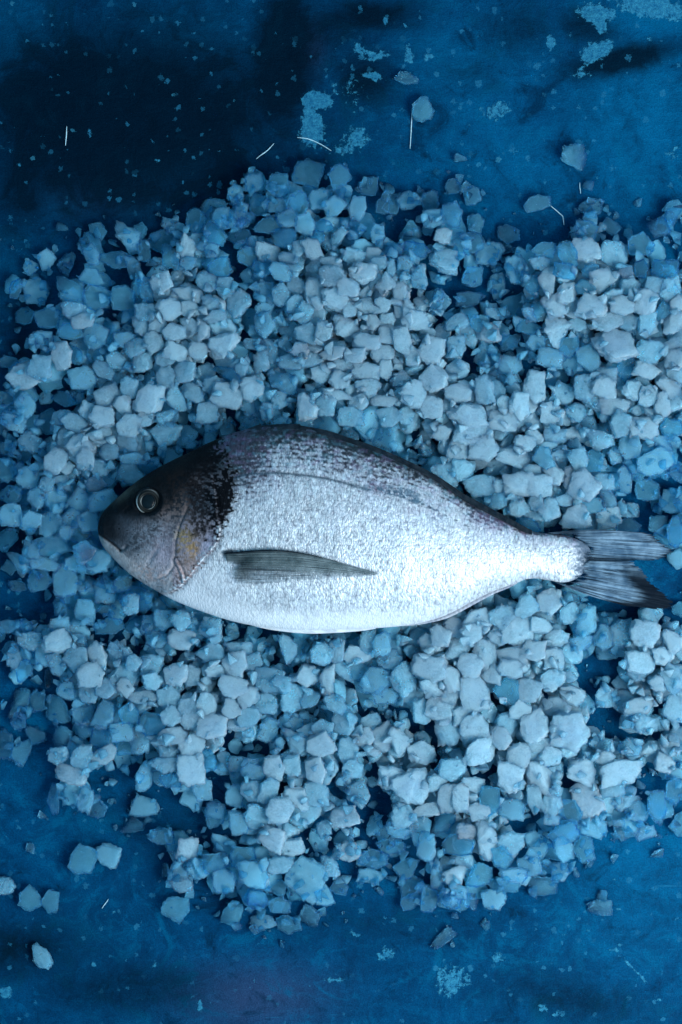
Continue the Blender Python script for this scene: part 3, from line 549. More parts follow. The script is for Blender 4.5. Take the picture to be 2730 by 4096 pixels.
ords = {2: ["left one of two", "right one of two"], 3: ["leftmost of three", "middle of three", "rightmost of three"], 4: ["leftmost of four", "second of four", "third of four", "rightmost of four"]}
for l, rs in byl.items():
    if len(rs) > 1:
        rs.sort(key=lambda r: r[1][0])
        names = ords.get(len(rs)) or ["number %d from left" % (i + 1) for i in range(len(rs))]
        for r, nm in zip(rs, names): r[0] = l + ", " + nm
for lab, q in rows:
    px, py, w, h, k, own, V, F, z, milk, tint = q
    o = mesh_np("ice_chunk", np.stack([V[:, 0] * S, -V[:, 1] * S, V[:, 2] * S], 1), F, ICE[ice_of(milk)], sharp=50,
                attrs={'milk': np.full(len(V), milk), 'tint': np.full(len(V), tint)})
    o.location = W(px, py, z)
    tag(o, lab, "ice", "single ice chunks on the bare board" if own else "ice chunks heaped around the fish")

# ------------------------------------------------------------------ fish
KF = 1 - ZC / D
ROOT = np.array([(1380 - CXP) * KF * S, (CYP - 2130) * KF * S, 0.0])
fish = bpy.data.objects.new("sea_bream", None); link(fish); fish.location = ROOT; fish.empty_display_size = 0.02
tag(fish, "whole silver sea bream lying on its side on the crushed ice, head to the left", "fish")
def FP(px, py, z):
    return np.stack([(px - CXP) * KF * S - ROOT[0], (CYP - py) * KF * S - ROOT[1], z * S + 0 * px], -1)
def zsurf(x, y):
    v = np.clip((y - ytop(x)) / np.maximum(ybot(x) - ytop(x), 1), 0, 1)
    return ZC + thick(x) * prof(v)

OPERC = [(868, 1940), (880, 2010), (884, 2070), (893, 2100), (897, 2128), (886, 2165), (862, 2198), (840, 2221), (799, 2267), (770, 2305), (735, 2340), (690, 2368), (630, 2372)]
PREOP = [(766, 2030), (750, 2065), (733, 2105), (718, 2160), (714, 2215), (706, 2262), (680, 2294), (640, 2310), (590, 2309), (555, 2290)]
SUBOP = [(716, 2236), (730, 2262), (742, 2290), (748, 2322)]
MOUTH = [(391, 2130), (412, 2142), (440, 2158), (470, 2180), (492, 2200)]
MAXIL = [(492, 2200), (506, 2196), (518, 2184)]
CHEEK = [(668, 2160), (640, 2200), (612, 2240), (590, 2275)]
HB = [(900, 1700), (885, 1790), (905, 1860), (950, 1895), (957, 1990), (938, 2060), (915, 2096), (893, 2104), (897, 2128), (886, 2165), (840, 2221), (799, 2267), (748, 2329), (700, 2368), (640, 2400), (600, 2420)]
LLINE = [(925, 1925), (962, 1908), (1013, 1899), (1115, 1895), (1230, 1905), (1310, 1917), (1385, 1936), (1459, 1958), (1574, 1972), (1660, 2006), (1760, 2050), (1850, 2095), (1960, 2150), (2102, 2188), (2300, 2215)]

def relief(x, y):
    r = 0.0 * x
    d, s, t = poly_dist(x, y, OPERC)                     # travelling down the image: body lies on the negative side
    left = s > 0
    fade = sstep(0.0, 0.12, t) * (1 - sstep(0.93, 1.0, t)) + 0.25
    r += np.where(left, 16 * np.exp(-d / 55), -4 * np.exp(-(d / 14) ** 2)) * fade
    d, s, t = poly_dist(x, y, PREOP)
    r += np.where(s > 0, 6 * np.exp(-d / 30), 0) * np.sin(np.pi * np.clip(t * 0.85 + 0.1, 0, 1)) - 5 * np.exp(-(d / 6) ** 2) * (1 - sstep(0.85, 1, t))
    d, s, t = poly_dist(x, y, SUBOP); r += 4 * np.exp(-(d / 6) ** 2) - 4 * np.exp(-((d - 10) / 5) ** 2)
    d, s, t = poly_dist(x, y, CHEEK); r -= 4 * np.exp(-(d / 9) ** 2) * np.sin(np.pi * t)
    d, s, t = poly_dist(x, y, MOUTH); r -= 12 * np.exp(-(d / 6) ** 2); r += np.where(s < 0, 5 * np.exp(-d / 26), 2 * np.exp(-d / 30))
    d, s, t = poly_dist(x, y, MAXIL); r -= 7 * np.exp(-(d / 6) ** 2)
    e = np.hypot(x - 608, (y - 2007) * 1.03)
    r += 7 * np.exp(-((e - 62) / 13) ** 2) - 12 * sstep(54, 40, e) - 6 * np.exp(-((e - 51) / 5) ** 2)
    r += 10 * gauss(x, y, 548, 2090, 60, 40, 30) - 6 * gauss(x, y, 560, 2052, 16, 10, 20)
    body = sstep(880, 960, x)
    r += (fbm(x, y, 260, 200, 5, 2) - 0.5) * 9 * body + (fbm(x, y, 60, 90, 9, 2) - 0.5) * 2.5
    r += (vnoise(x / 11 + 0.5 * (np.floor(y / 17) % 2), y / 17, 31) - 0.5) * 1.6 * body
    d, s, t = poly_dist(x, y, LLINE); r -= 2.5 * np.exp(-(d / 5) ** 2) * body * sstep(1450, 1300, x)
    r -= 8 * gauss(x, y, 530, 2030, 8, 5, -30) + 5 * gauss(x, y, 512, 2042, 4, 4)
    r -= 9 * gauss(x, y, 922, 2212, 22, 12) 
    return r

def mix3(c, m, col):
    return c * (1 - m[..., None]) + np.array(col) * m[..., None]

_L = spline([(925, 1925), (962, 1908), (1013, 1899), (1115, 1895), (1230, 1905), (1310, 1917), (1459, 1958), (1660, 2006), (1850, 2095), (1960, 2150), (2102, 2188), (2380, 2215)], 300)
_LX, _LY = _L[:, 0], _L[:, 1]
def paint(x, y, v):
    n_s = fbm(x, y, 13, 20, 41, 2); n_m = fbm(x, y, 46, 60, 43, 3); n_l = fbm(x, y, 150, 130, 47, 3); n_f = fbm(x, y, 7, 9, 51, 2)
    n_s = fbm(x + 30 * (n_l - 0.5), y, 11, 8, 41, 2); n_s2 = np.clip((n_s - 0.5) * 1.9 + 0.5, 0, 1)
    row = 0.5 + 0.5 * np.sin((y - np.interp(x, _LX, _LY) + 10 * (n_m - 0.5)) * 2 * np.pi / 19.0)
    n_s2 = 0.72 * n_s2 + 0.28 * row
    c = np.ones(x.shape + (3,)) * np.array((0.49, 0.56, 0.615))
    c = mix3(c, 0.30 * sstep(0.45, 0.75, n_m), (0.50, 0.58, 0.68))
    bd = np.where(x < 1300, 0.40, np.interp(x, [1300, 1700, 2000, 2150, 2372], [0.36, 0.30, 0.24, 0.15, 0.10]))
    pd = 1.30 + 0.5 * gauss(x, y, 940, 1800, 80, 90) + 0.25 * gauss(x, y, 985, 1960, 40, 120) - v / bd * 1.1 + (n_l - 0.5) * 0.9
    c = mix3(c, 0.62 * sstep(-0.2, 0.7, pd * 0.9 - n_s2 * 0.75), (0.16, 0.17, 0.24))
    c = mix3(c, 0.93 * sstep(-0.04, 0.55, pd - n_s2 * 1.1 - 0.22), (0.022, 0.028, 0.036))
    c = mix3(c, 0.95 * sstep(0.10, 0.03, v + (n_s - 0.5) * 0.05) * sstep(2250, 2100, x), (0.014, 0.020, 0.026))
    c = mix3(c, 0.16 * sstep(0.5, 0.8, n_l) * sstep(0.5, 0.15, v), (0.45, 0.30, 0.55))
    c = c * np.interp(x, [950, 1250, 1650, 2000, 2300], [0.84, 0.90, 1.0, 0.95, 0.86])[..., None]  # light falloff along the flank put into the skin colour
    c = c * (1 + 0.55 * (fbm(x + 0.10 * y, y, 6.5, 34, 61, 2) - 0.5) * np.interp(x, [950, 1900], [1.1, 0.5]))[..., None]
    c = mix3(c, 0.16 * sstep(0.50, 0.8, fbm(x, y, 24, 16, 63, 2)) * sstep(0.42, 0.1, v), (0.42, 0.26, 0.50)); c = mix3(c, 0.16 * sstep(0.50, 0.8, fbm(x, y, 20, 14, 67, 2)) * sstep(0.45, 0.1, v), (0.15, 0.48, 0.60))
    # lateral line and dusky flecks
    d, s, t = poly_dist(x, y, LLINE)
    c = mix3(c, 0.85 * np.exp(-(d / np.interp(x, [950, 1300, 1500, 2300], [6, 6, 9, 5])) ** 2) * sstep(0.15, 0.5, n_s2 + np.interp(x, [950, 1330, 1480, 1760, 1900, 2300], [0.5, 0.45, -0.1, -0.2, -0.6, -0.6])), (0.03, 0.06, 0.09))
    c = mix3(c, 0.55 * gauss(x, y, 1745, 2085, 26, 70, -8) * sstep(0.3, 0.7, n_s2), (0.16, 0.22, 0.32))
    c = mix3(c, 0.8 * sstep(0.35, 0.9, gauss(x, y, 1560, 1965, 90, 16, 6) + 0.9 * gauss(x, y, 1650, 2000, 30, 12, 25) + (n_s2 - 0.5) * 0.7) * sstep(0.3, 0.5, n_s2), (0.05, 0.11, 0.17))
    # overlapping scales in rows that follow the lateral line: darker seams, each scale its own grey
    q = (y - np.interp(x, _LX, _LY)) / 12.5; qi = np.floor(q); qf = q - qi
    s_ = (x + 3 * (n_m - 0.5)) / 17.0 + 0.5 * (qi % 2) + 0.35 * np.abs(qf - 0.5) * 2; si = np.floor(s_); sf = s_ - si
    own = _hash(si, qi, 77) - 0.5
    seam = np.maximum(sstep(0.30, 0.0, sf), 0.6 * sstep(0.36, 0.5, np.abs(qf - 0.5)))
    lite = sstep(1250, 1800, x + 1.2 * (y - 2130))
    c = c * (1 + own * (0.24 - 0.08 * lite) - seam * (0.34 - 0.22 * lite) + 0.10)[..., None]
    # breast and belly: smooth and chalky
    belly = sstep(0.84, 0.97, v + (n_m - 0.5) * 0.05) * sstep(1900, 1500, x)
    c = mix3(c, 0.8 * belly, (0.66, 0.73, 0.78))
    thr = sstep(2230, 2330, y + (x - 900) * -0.25) * sstep(1080, 820, x)
    c = mix3(c, 0.55 * thr, (0.52, 0.58, 0.64))
    # head
    d, s, t = poly_dist(x, y, HB)
    sd = np.where(s > 0, d, -d)
    head = sstep(-12, 12, sd + (n_s - 0.5) * (60 + 150 * sstep(1900, 1800, y)) + (n_f - 0.5) * 26)
    head = np.where(x < 600, 1.0, head)
    hc = np.ones(x.shape + (3,)) * np.array((0.060, 0.075, 0.095))
    hc = mix3(hc, sstep(0.30, 0.75, n_m) * 0.5, (0.17, 0.18, 0.22))
    hc = mix3(hc, 0.9 * gauss(x, y, 716, 1955, 60, 80, 25) * sstep(0.30, 0.62, n_s * 0.5 + n_m * 0.5), (0.33, 0.22, 0.20))
    hc = mix3(hc, 0.9 * gauss(x, y, 722, 2010, 36, 55, 20) * sstep(0.38, 0.58, n_s), (0.50, 0.36, 0.33))
    hc = mix3(hc, 0.9 * gauss(x, y, 690, 1925, 70, 26, -8) * sstep(0.4, 0.6, n_s), (0.45, 0.21, 0.13))
    hc = mix3(hc, 0.75 * gauss(x, y, 640, 2150, 80, 60, -35) * sstep(0.36, 0.66, n_s), (0.24, 0.30, 0.37))
    low = sstep(0.60, 0.86, v + (n_m - 0.5) * 0.18 + (x - 620) * 0.0004)
    hc = mix3(hc, low, (0.30, 0.325, 0.36))
    hc = mix3(hc, 0.55 * gauss(x, y, 672, 2215, 34, 60, 18), (0.44, 0.40, 0.50))
    hc = mix3(hc, 0.4 * gauss(x, y, 590, 2290, 90, 26, 12) * sstep(0.4, 0.6, n_s), (0.48, 0.30, 0.25))
    # gill cover: mauve with rust and gold
    gc = sstep(0.0, 12, -np.where(poly_dist(x, y, PREOP)[1] > 0, 1, -1) * poly_dist(x, y, PREOP)[0]) * sstep(2040, 2110, y) * (x > 705) * (x < 900)
    hc = mix3(hc, gc * 0.85, (0.27, 0.25, 0.30))
    hc = mix3(hc, gc * 0.8 * sstep(0.48, 0.62, n_s), (0.07, 0.06, 0.07))
    hc = mix3(hc, 0.75 * gauss(x, y, 795, 2200, 22, 30, -10) * sstep(0.38, 0.6, n_s + 0.1), (0.50, 0.29, 0.10))
    hc = mix3(hc, 0.7 * gauss(x, y, 756, 2150, 24, 34, 10) * sstep(0.42, 0.6, n_s), (0.55, 0.42, 0.22))
    hc = mix3(hc, 0.6 * gauss(x, y, 770, 2275, 34, 34, 0), (0.50, 0.36, 0.33))
    hc = mix3(hc, 0.8 * gauss(x, y, 848, 2170, 14, 52, 33), (0.50, 0.50, 0.66))
    d2, s2, t2 = poly_dist(x, y, OPERC)
    # black forehead and snout, black shoulder patch
    fore = sstep(0.47, 0.22, v + (n_m - 0.5) * 0.16 + np.clip((x - 700) / 900, 0, 0.3))
    fore = np.maximum(fore, sstep(560, 440, x) * sstep(0.66, 0.42, (y - 2070) / 170))
    hc = mix3(hc, 0.93 * fore, (0.012, 0.014, 0.018))
    hc = mix3(hc, 0.9 * sstep(0.15, 0.6, gauss(x, y, 835, 1950, 60, 130, -6)) * sstep(0.36, 0.56, n_s + 0.07), (0.012, 0.012, 0.016))
    hc = mix3(hc, 0.85 * gauss(x, y, 805, 2090, 40, 45, 10) * sstep(0.45, 0.6, n_s + 0.04), (0.03, 0.03, 0.035))
    hc = mix3(hc, sstep(0.42, 0.66, gauss(x, y, 902, 1990, 46, 105, 3) + (n_s - 0.5) * 1.5 + (n_f - 0.5) * 0.5), (0.006, 0.007, 0.010))
    hc = mix3(hc, 0.8 * gauss(x, y, 520, 1972, 40, 14, -28), (0.36, 0.36, 0.30))
    hc = mix3(hc, 0.85 * sstep(0.25, 0.8, gauss(x, y, 600, 1995, 95, 70, -20)), (0.012, 0.015, 0.019))
    dm, sm, tm = poly_dist(x, y, MOUTH)
    jaw = sstep(0, 10, np.where(sm > 0, dm, -dm)) * sstep(620, 480, x) * (y > 2120)
    hc = mix3(hc, 0.9 * jaw, (0.36, 0.37, 0.39))
    hc = mix3(hc, 0.8 * np.exp(-(dm / 4) ** 2), (0.02, 0.02, 0.025))
    hc = hc * (0.50 + 0.62 * n_f[..., None]) * np.interp(v, [0, 0.5, 0.8, 1], [0.55, 0.8, 1.0, 1.1])[..., None]
    c = c * (1 - head[..., None]) + hc * head[..., None]
    tl = sstep(-30, 45, x - (2300 - 0.004 * (y - 2235) ** 2) + (n_s - 0.5) * 95)
    c = mix3(c, tl, (0.10, 0.14, 0.19))
    # dark slit where the gill cover ends and where the fin is rooted
    c = mix3(c, 0.75 * np.exp(-(d2 / 5) ** 2) * (s2 <= 0) * sstep(0.1, 0.3, t2) * sstep(1.0, 0.8, t2), (0.10, 0.12, 0.16))
    c = mix3(c, 0.9 * gauss(x, y, 922, 2206, 20, 8, -5), (0.02, 0.02, 0.03))
    sc = (1 - head) * (1 - 0.85 * belly) * (1 - 0.55 * thr) * (1 - tl)
    return c, sc, head

def build_body():
    NU, NV, NL = 820, 300, 44
    tt = np.linspace(0, 1, NU)
    u = np.where(tt < 0.06, (tt / 0.06) ** 2 * 0.03, 0.03 + (tt - 0.06) / 0.94 * 0.97)
    u = 1 - (1 - u) ** 1.05
    x = FX0 + (FX1 - FX0) * u
    yt, yb = ytop(x), ybot(x)
    vu = 0.5 - 0.5 * np.cos(np.pi * np.linspace(0, 1, NV)); vu = 0.45 * vu + 0.55 * np.linspace(0, 1, NV)
    X = x[:, None] + 0 * vu[None]; Vv = vu[None] + 0 * x[:, None]
    Y = yt[:, None] + (yb - yt)[:, None] * Vv
    edge = sstep(0, 0.03, Vv) * sstep(1, 0.97, Vv)
    Z = ZC + thick(X) * prof(Vv) + relief(X, Y) * edge * sstep(0, 0.02, u)[:, None] * sstep(1, 0.985, u)[:, None]
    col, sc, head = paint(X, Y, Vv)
    vl = np.linspace(1, 0, NL + 2)[1:-1]
    XL = x[:, None] + 0 * vl[None]; VL = vl[None] + 0 * x[:, None]; YL = yt[:, None] + (yb - yt)[:, None] * VL
    ZL = ZC - 0.72 * thick(XL) * prof(VL)
    PX = np.concatenate([X, XL], 1); PY = np.concatenate([Y, YL], 1); PZ = np.concatenate([Z, ZL], 1)
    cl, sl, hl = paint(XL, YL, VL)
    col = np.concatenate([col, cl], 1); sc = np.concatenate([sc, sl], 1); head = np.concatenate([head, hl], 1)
    n = NV + NL; V = FP(PX.ravel(), PY.ravel(), PZ.ravel())
    idx = np.arange(NU * n).reshape(NU, n)
    a = idx[:-1]; b = idx[1:]
    F = np.stack([a, np.roll(a, -1, 1), np.roll(b, -1, 1), b], -1).reshape(-1, 4)
    T = NT("fish_skin")
    al = T.attr('albedo', 'Color'); sca = T.attr('scales'); hd = T.attr('head')
    g = T.n('ShaderNodeTexCoord').outputs['Object']
    warp = T.noise(g, 170, 2, 0.5)
    gw = T.n('ShaderNodeVectorMath', {'operation': 'MULTIPLY_ADD'}, _0=T.n('ShaderNodeVectorMath', {'operation': 'SUBTRACT'}, _0=warp.outputs['Color'], _1=(0.5, 0.5, 0.5)).outputs[0], _1=(0.0035, 0.0025, 0), _2=g).outputs[0]
    mp = T.n('ShaderNodeMapping', None, Vector=gw, Scale=(1000, 540, 1)).outputs[0]
    vo = T.n('ShaderNodeTexVoronoi', {'feature': 'F1', 'voronoi_dimensions': '2D'}, Vector=mp, Scale=1.0, Randomness=0.85)
    mp2 = T.n('ShaderNodeMapping', None, Vector=gw, Scale=(1500, 400, 1), Rotation=(0, 0, 0.12)).outputs[0]
    vo2 = T.n('ShaderNodeTexVoronoi', {'feature': 'F1', 'voronoi_dimensions': '2D'}, Vector=mp2, Scale=1.0, Randomness=1.0)
    tilt = T.mixc(0.45, vo.outputs['Color'], vo2.outputs['Color'])
    dv = T.n('ShaderNodeVectorMath', {'operation': 'SUBTRACT'}, _0=tilt, _1=(0.5, 0.5, 0.5)).outputs[0]
    amp = T.math('MULTIPLY_ADD', sca, 0.17, 0.03)
    dvs = T.n('ShaderNodeVectorMath', {'operation': 'SCALE'}, _0=dv); T.set(dvs.inputs['Scale'], amp)
    fine = T.noise(g, 1500, 3, 0.6)
    bmp = T.n('ShaderNodeBump', None, Strength=0.35, Distance=0.0008, Height=T.math('ADD', T.math('MULTIPLY', vo.outputs['Distance'], -0.8), T.math('MULTIPLY', fine.outputs[0], 0.9)))
    N = T.n('ShaderNodeVectorMath', {'operation': 'NORMALIZE'}, _0=T.n('ShaderNodeVectorMath', {'operation': 'ADD'}, _0=bmp.outputs[0], _1=dvs.outputs[0]).outputs[0]).outputs[0]
    rc = T.n('ShaderNodeSeparateColor', None, Color=vo.outputs['Color']); rc2 = T.n('ShaderNodeSeparateColor', None, Color=vo2.outputs['Color'])
    k = T.math('MULTIPLY_ADD', T.math('MULTIPLY', T.math('SUBTRACT', rc.outputs[2], 0.55), sca), 0.30, 1.0)
    k = T.math('MULTIPLY_ADD', T.math('MULTIPLY', T.math('SUBTRACT', rc2.outputs[1], 0.5), sca), 0.36, k)
    rim = T.math('MULTIPLY', T.maprange(vo.outputs['Distance'], 0.42, 0.75, 0, 0.35, True), sca)
    k = T.math('SUBTRACT', k, rim)
    kk = T.n('ShaderNodeCombineColor', None, Red=k, Green=k, Blue=T.math('POWER', T.math('MAXIMUM', k, 0.01), 0.9))
    base = T.mixc(1.0, al, kk, 'MULTIPLY')
    b = T.n('ShaderNodeBsdfPrincipled', None, Base_Color=base, Normal=N)
    T.set(b.inputs['Metallic'], T.math('MULTIPLY_ADD', sca, 0.20, 0.0))
    T.set(b.inputs['Roughness'], T.math('MULTIPLY_ADD', sca, -0.10, 0.46))
    T.set(b.inputs['Coat Weight'], T.math('MULTIPLY', sca, 0.05)); b.inputs['Coat Roughness'].default_value = 0.2; T.set(b.inputs['Specular IOR Level'], T.math('MULTIPLY_ADD', sca, 0.25, 0.05))
    T.set(b.inputs['Coat Normal'], bmp.outputs[0])
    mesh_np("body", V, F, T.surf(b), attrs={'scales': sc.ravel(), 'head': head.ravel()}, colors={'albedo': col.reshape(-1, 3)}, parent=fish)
build_body()

def fin_material(name, col_a, col_b, rays, ray_dark, see):
    """translucent web between darker rays; u runs root to tip, v across the rays"""
    T = NT(name)
    u = T.attr('u'); v = T.attr('v'); dk = T.attr('dusk')
    g = T.n('ShaderNodeTexCoord').outputs['Object']
    nz = T.noise(T.n('ShaderNodeCombineXYZ', None, X=T.math('MULTIPLY', u, 3.0), Y=T.math('MULTIPLY', v, 60.0), Z=0.0), 1.0, 4, 0.7).outputs[0]
    ph = T.math('MULTIPLY_ADD', nz, 9.0, T.math('MULTIPLY', v, rays * 6.2832))
    st = T.math('MULTIPLY_ADD', T.math('SINE', ph), 0.5, 0.5)
    streak = T.noise(T.n('ShaderNodeCombineXYZ', None, X=T.math('MULTIPLY', u, 1.6), Y=T.math('MULTIPLY', v, rays * 2.3), Z=3.7), 1.0, 4, 0.75, 0.4).outputs[0]
    st = T.math('MULTIPLY', T.maprange(st, 0.35, 0.9, 0, 0.55, True), T.maprange(nz, 0.3, 0.65, 0.2, 1.0))
    st = T.math('ADD', st, T.maprange(streak, 0.46, 0.66, 0, 0.9, True), clamp=True)
    col = T.mixc(T.maprange(T.noise(g, 160, 3).outputs[0], 0.35, 0.65), col_a, col_b)
    col = T.mixc(T.math('MULTIPLY', st, ray_dark), col, C(0.003, 0.012, 0.024))
    col = T.mixc(dk, col, C(0.001, 0.004, 0.009))
    bump = T.n('ShaderNodeBump', None, Strength=0.35, Distance=0.0005, Height=T.math('MULTIPLY_ADD', T.noise(g, 1300, 2).outputs[0], 0.3, st))
    b = T.n('ShaderNodeBsdfPrincipled', None, Base_Color=col, Roughness=0.45, Normal=bump)
    b.inputs['Specular IOR Level'].default_value = 0.02; b.inputs['Coat Weight'].default_value = 0.0; b.inputs['Coat Roughness'].default_value = 0.15
    tr = T.n('ShaderNodeBsdfTransparent', None, Color=C(0.96, 0.97, 0.98))
    f = T.math('MULTIPLY', T.math('SUBTRACT', 1.0, T.math('MAXIMUM', T.math('MULTIPLY', st, 0.7), dk)), T.math('MULTIPLY_ADD', T.attr('sheer'), 0.8, see, clamp=True))
    f = T.math('MAXIMUM', f, T.attr('fade'))
    return T.surf(T.n('ShaderNodeMixShader', None, _0=f, _1=b, _2=tr))

def fin(name, root, tip, zf, mat, nu=40, nv=220, dusk=None, curve=None, rays=26, ridge=2.0, thick_=3.0, ragged=0.0, seed=1, sheer=None, fade=None):
    """fin as a thin solid sheet from its root line to its tip line (both plan polylines)"""
    R = spline(root, nv); Tp = spline(tip, nv)
    r = np.random.default_rng(seed)
    v = np.linspace(0, 1, nv); u = np.linspace(0, 1, nu)
    rag = np.repeat(r.uniform(-1, 0, nv // 3 + 1), 3)[:nv] * ragged
    L = np.hypot(*(Tp - R).T)
    Tp = R + (Tp - R) * (1 + rag / np.maximum(L, 20))[:, None]
    U = u[:, None] + 0 * v[None]; Vv = v[None] + 0 * u[:, None]
    X = R[None, :, 0] * (1 - U) + Tp[None, :, 0] * U; Y = R[None, :, 1] * (1 - U) + Tp[None, :, 1] * U
    if curve is not None: Y = Y + curve(U, Vv)
    Z = zf(X, Y, U, Vv) + ridge * np.sin(Vv * rays * 6.2832) * np.sin(np.pi * np.clip(U + 0.1, 0, 1))
    top = FP(X.ravel(), Y.ravel(), Z.ravel()); bot = FP(X.ravel(), Y.ravel(), (Z - thick_ * (1 - 0.8 * U)).ravel())
    N0 = nu * nv; idx = np.arange(N0).reshape(nu, nv)
    q = np.stack([idx[:-1, :-1], idx[:-1, 1:], idx[1:, 1:], idx[1:, :-1]], -1).reshape(-1, 4)
    def wall(e): return np.stack([e[:-1], e[:-1] + N0, e[1:] + N0, e[1:]], -1)
    F = np.vstack([q, q[:, ::-1] + N0, wall(idx[0])[:, :], wall(idx[-1])[:, ::-1], wall(idx[:, 0])[:, ::-1], wall(idx[:, -1])])
    dd = dusk(U, Vv, X, Y) if dusk is not None else 0 * U
    sh = sheer(U, Vv) if sheer else 0 * U; fd = fade(U, Vv) if fade else 0 * U
    return mesh_np(name, np.vstack([top, bot]), F, mat, attrs={'sheer': np.tile(sh.ravel(), 2), 'fade': np.tile(fd.ravel(), 2), 'u': np.tile(U.ravel(), 2), 'v': np.tile(Vv.ravel(), 2), 'dusk': np.tile(dd.ravel(), 2)}, parent=fish)

# tail fin, two lobes on one sheet
m_tail = fin_material("tail_fin_skin", C(0.07, 0.14, 0.22), C(0.19, 0.31, 0.42), 21, 0.95, 0.15)
fin("caudal_fin", [(2190, 2131), (2235, 2140), (2275, 2158), (2300, 2185), (2312, 2212), (2314, 2240), (2306, 2268), (2285, 2296), (2260, 2316), (2235, 2328), (2205, 2322)],
    [(2530, 2127), (2600, 2134), (2655, 2168), (2704, 2206), (2680, 2226), (2628, 2243), (2543, 2243), (2583, 2286), (2622, 2338), (2672, 2380), (2704, 2419), (2668, 2440), (2520, 2428)],
    lambda X, Y, U, V: np.maximum(np.interp(X, [2200, 2330, 2380, 2460, 2710], [ZC + 2, ZC + 4, ZC + 6, CAUD_Z + 14, CAUD_Z]), np.where(X < 2380, zsurf(np.minimum(X, 2371), Y) + 5, 0)) * 1.0 + 10 * np.sin(V * 9 + U * 2) * U + 14 * gauss(X, Y, 2450, 2250, 80, 10, 2),
    m_tail, nu=60, nv=420, rays=24, ridge=0.9, ragged=26, seed=4,
    fade=lambda U, V: np.clip(sstep(0.20, 0.10, U + 0.16 * (vnoise(V * 55, U * 12, 8) - 0.5)), 0, 1) * sstep(0.0, 0.10, V) * sstep(1.0, 0.90, V),
    curve=lambda U, V: -10 * np.sin(np.pi * U) * (1 - sstep(0, 0.15, V)) + 9 * np.sin(np.pi * U) * sstep(0.85, 1, V),
    dusk=lambda U, V, X, Y: np.clip(0.97 * sstep(0.58, 0.80, U + 0.12 * (fbm(V * 400, U * 10, 8, 3, 3) - 0.5)) * sstep(0.50, 0.66, V) + 0.55 * sstep(0.38, 0.0, U) * (0.4 + 0.6 * vnoise(V * 34, U * 3, 5)) + 0.75 * sstep(0.05, 0.0, V) * U + 0.9 * sstep(0.93, 1, U) * (V < 0.5)
                                    + 0.7 * gauss(X, Y, 2440, 2238, 90, 9, 2) + 0.5 * gauss(X, Y, 2280, 2128, 60, 10, 4), 0, 1))
# pectoral fin lying along the flank
m_pec = fin_material("side_fin_skin", C(0.09, 0.14, 0.15), C(0.26, 0.34, 0.36), 19, 0.9, 0.42)
fin("pectoral_fin", [(912, 2208), (918, 2222), (922, 2245), (924, 2265), (926, 2288), (932, 2308), (945, 2324)],
    [(1400, 2256), (1478, 2276), (1512, 2288), (1470, 2299), (1390, 2302), (1240, 2312), (1090, 2326)],
    lambda X, Y, U, V: zsurf(X, Y) + 9 + 5 * np.sin(np.pi * U), m_pec, nu=60, nv=160, rays=15, ridge=1.4, ragged=8, seed=9, thick_=2.5,
    curve=lambda U, V: -34 * np.sin(np.pi * U) * (1 - V) ** 1.5 + 8 * np.sin(np.pi * U) * V,
    sheer=lambda U, V: 1.0 * sstep(0.25, 0.85, V) + 0.3 * sstep(0.7, 1, U), fade=lambda U, V: np.clip(sstep(0.13, 0.03, U + 0.05 * (vnoise(V * 20, U * 5, 3) - 0.5)) * sstep(0.15, 0.4, V) + sstep(0.78, 1.0, V), 0, 1),
    dusk=lambda U, V, X, Y: np.clip(0.8 * sstep(0.10, 0.0, V) + 0.62 * gauss(X, Y, 985, 2260, 30, 34) + 0.35 * sstep(0.5, 0.2, V) * (1 - U), 0, 1))
# folded dorsal fin along the back
m_dor = fin_material("back_fin_skin", C(0.014, 0.020, 0.026), C(0.035, 0.048, 0.06), 40, 0.7, 0.0)
_dx = [985, 1040, 1048, 1114, 1195, 1202, 1300, 1380, 1462, 1549, 1637, 1724, 1793, 1859, 1919, 1978, 2037, 2085, 2125]
_do = [0, 9, 3, 4, 9, 4, 7, 6, 6, 7, 7, 8, 9, 11, 12, 11, 10, 8, 2]
fin("dorsal_fin", [(x, float(ytop(x)) + 16) for x in _dx], [(x + 3, float(ytop(x)) - o) for x, o in zip(_dx, _do)],
    lambda X, Y, U, V: ZC + 34 * (1 - U) + 6, m_dor, nu=8, nv=260, rays=22, ridge=1.5, seed=12, thick_=8)
# anal fin folded under the rear belly
m_pale = fin_material("belly_fin_skin", C(0.30, 0.35, 0.45), C(0.50, 0.56, 0.64), 26, 0.45, 0.15)
_ax = [1600, 1654, 1741, 1800, 1859, 1919, 1978, 2030, 2066]
_ao = [0, 4, 9, 12, 13, 12, 9, 7, 1]
fin("anal_fin", [(x, float(ybot(x)) - 14) for x in _ax], [(x + 4, float(ybot(x)) + o) for x, o in zip(_ax, _ao)],
    lambda X, Y, U, V: ZC + 22 * (1 - U) - 2, m_pale, nu=8, nv=160, rays=20, ridge=1.2, seed=13, thick_=6,
    dusk=lambda U, V, X, Y: 0.45 * gauss(U, V, 0.55, 0.5, 0.16, 9))
m_white = fin_material("pelvic_fin_skin", C(0.55, 0.62, 0.68), C(0.70, 0.76, 0.80), 7, 0.25, 0.1)
_px = [960, 1040, 1120, 1220, 1330, 1430, 1490]
_po = [1, 7, 11, 14, 12, 8, 2]
fin("pelvic_fin", [(x, float(ybot(x)) - 12) for x in _px], [(x + 14, float(ybot(x)) + o) for x, o in zip(_px, _po)],
    lambda X, Y, U, V: ZC + 18 * (1 - U) - 4, m_white, nu=10, nv=120, rays=5, ridge=2, seed=15, thick_=7)

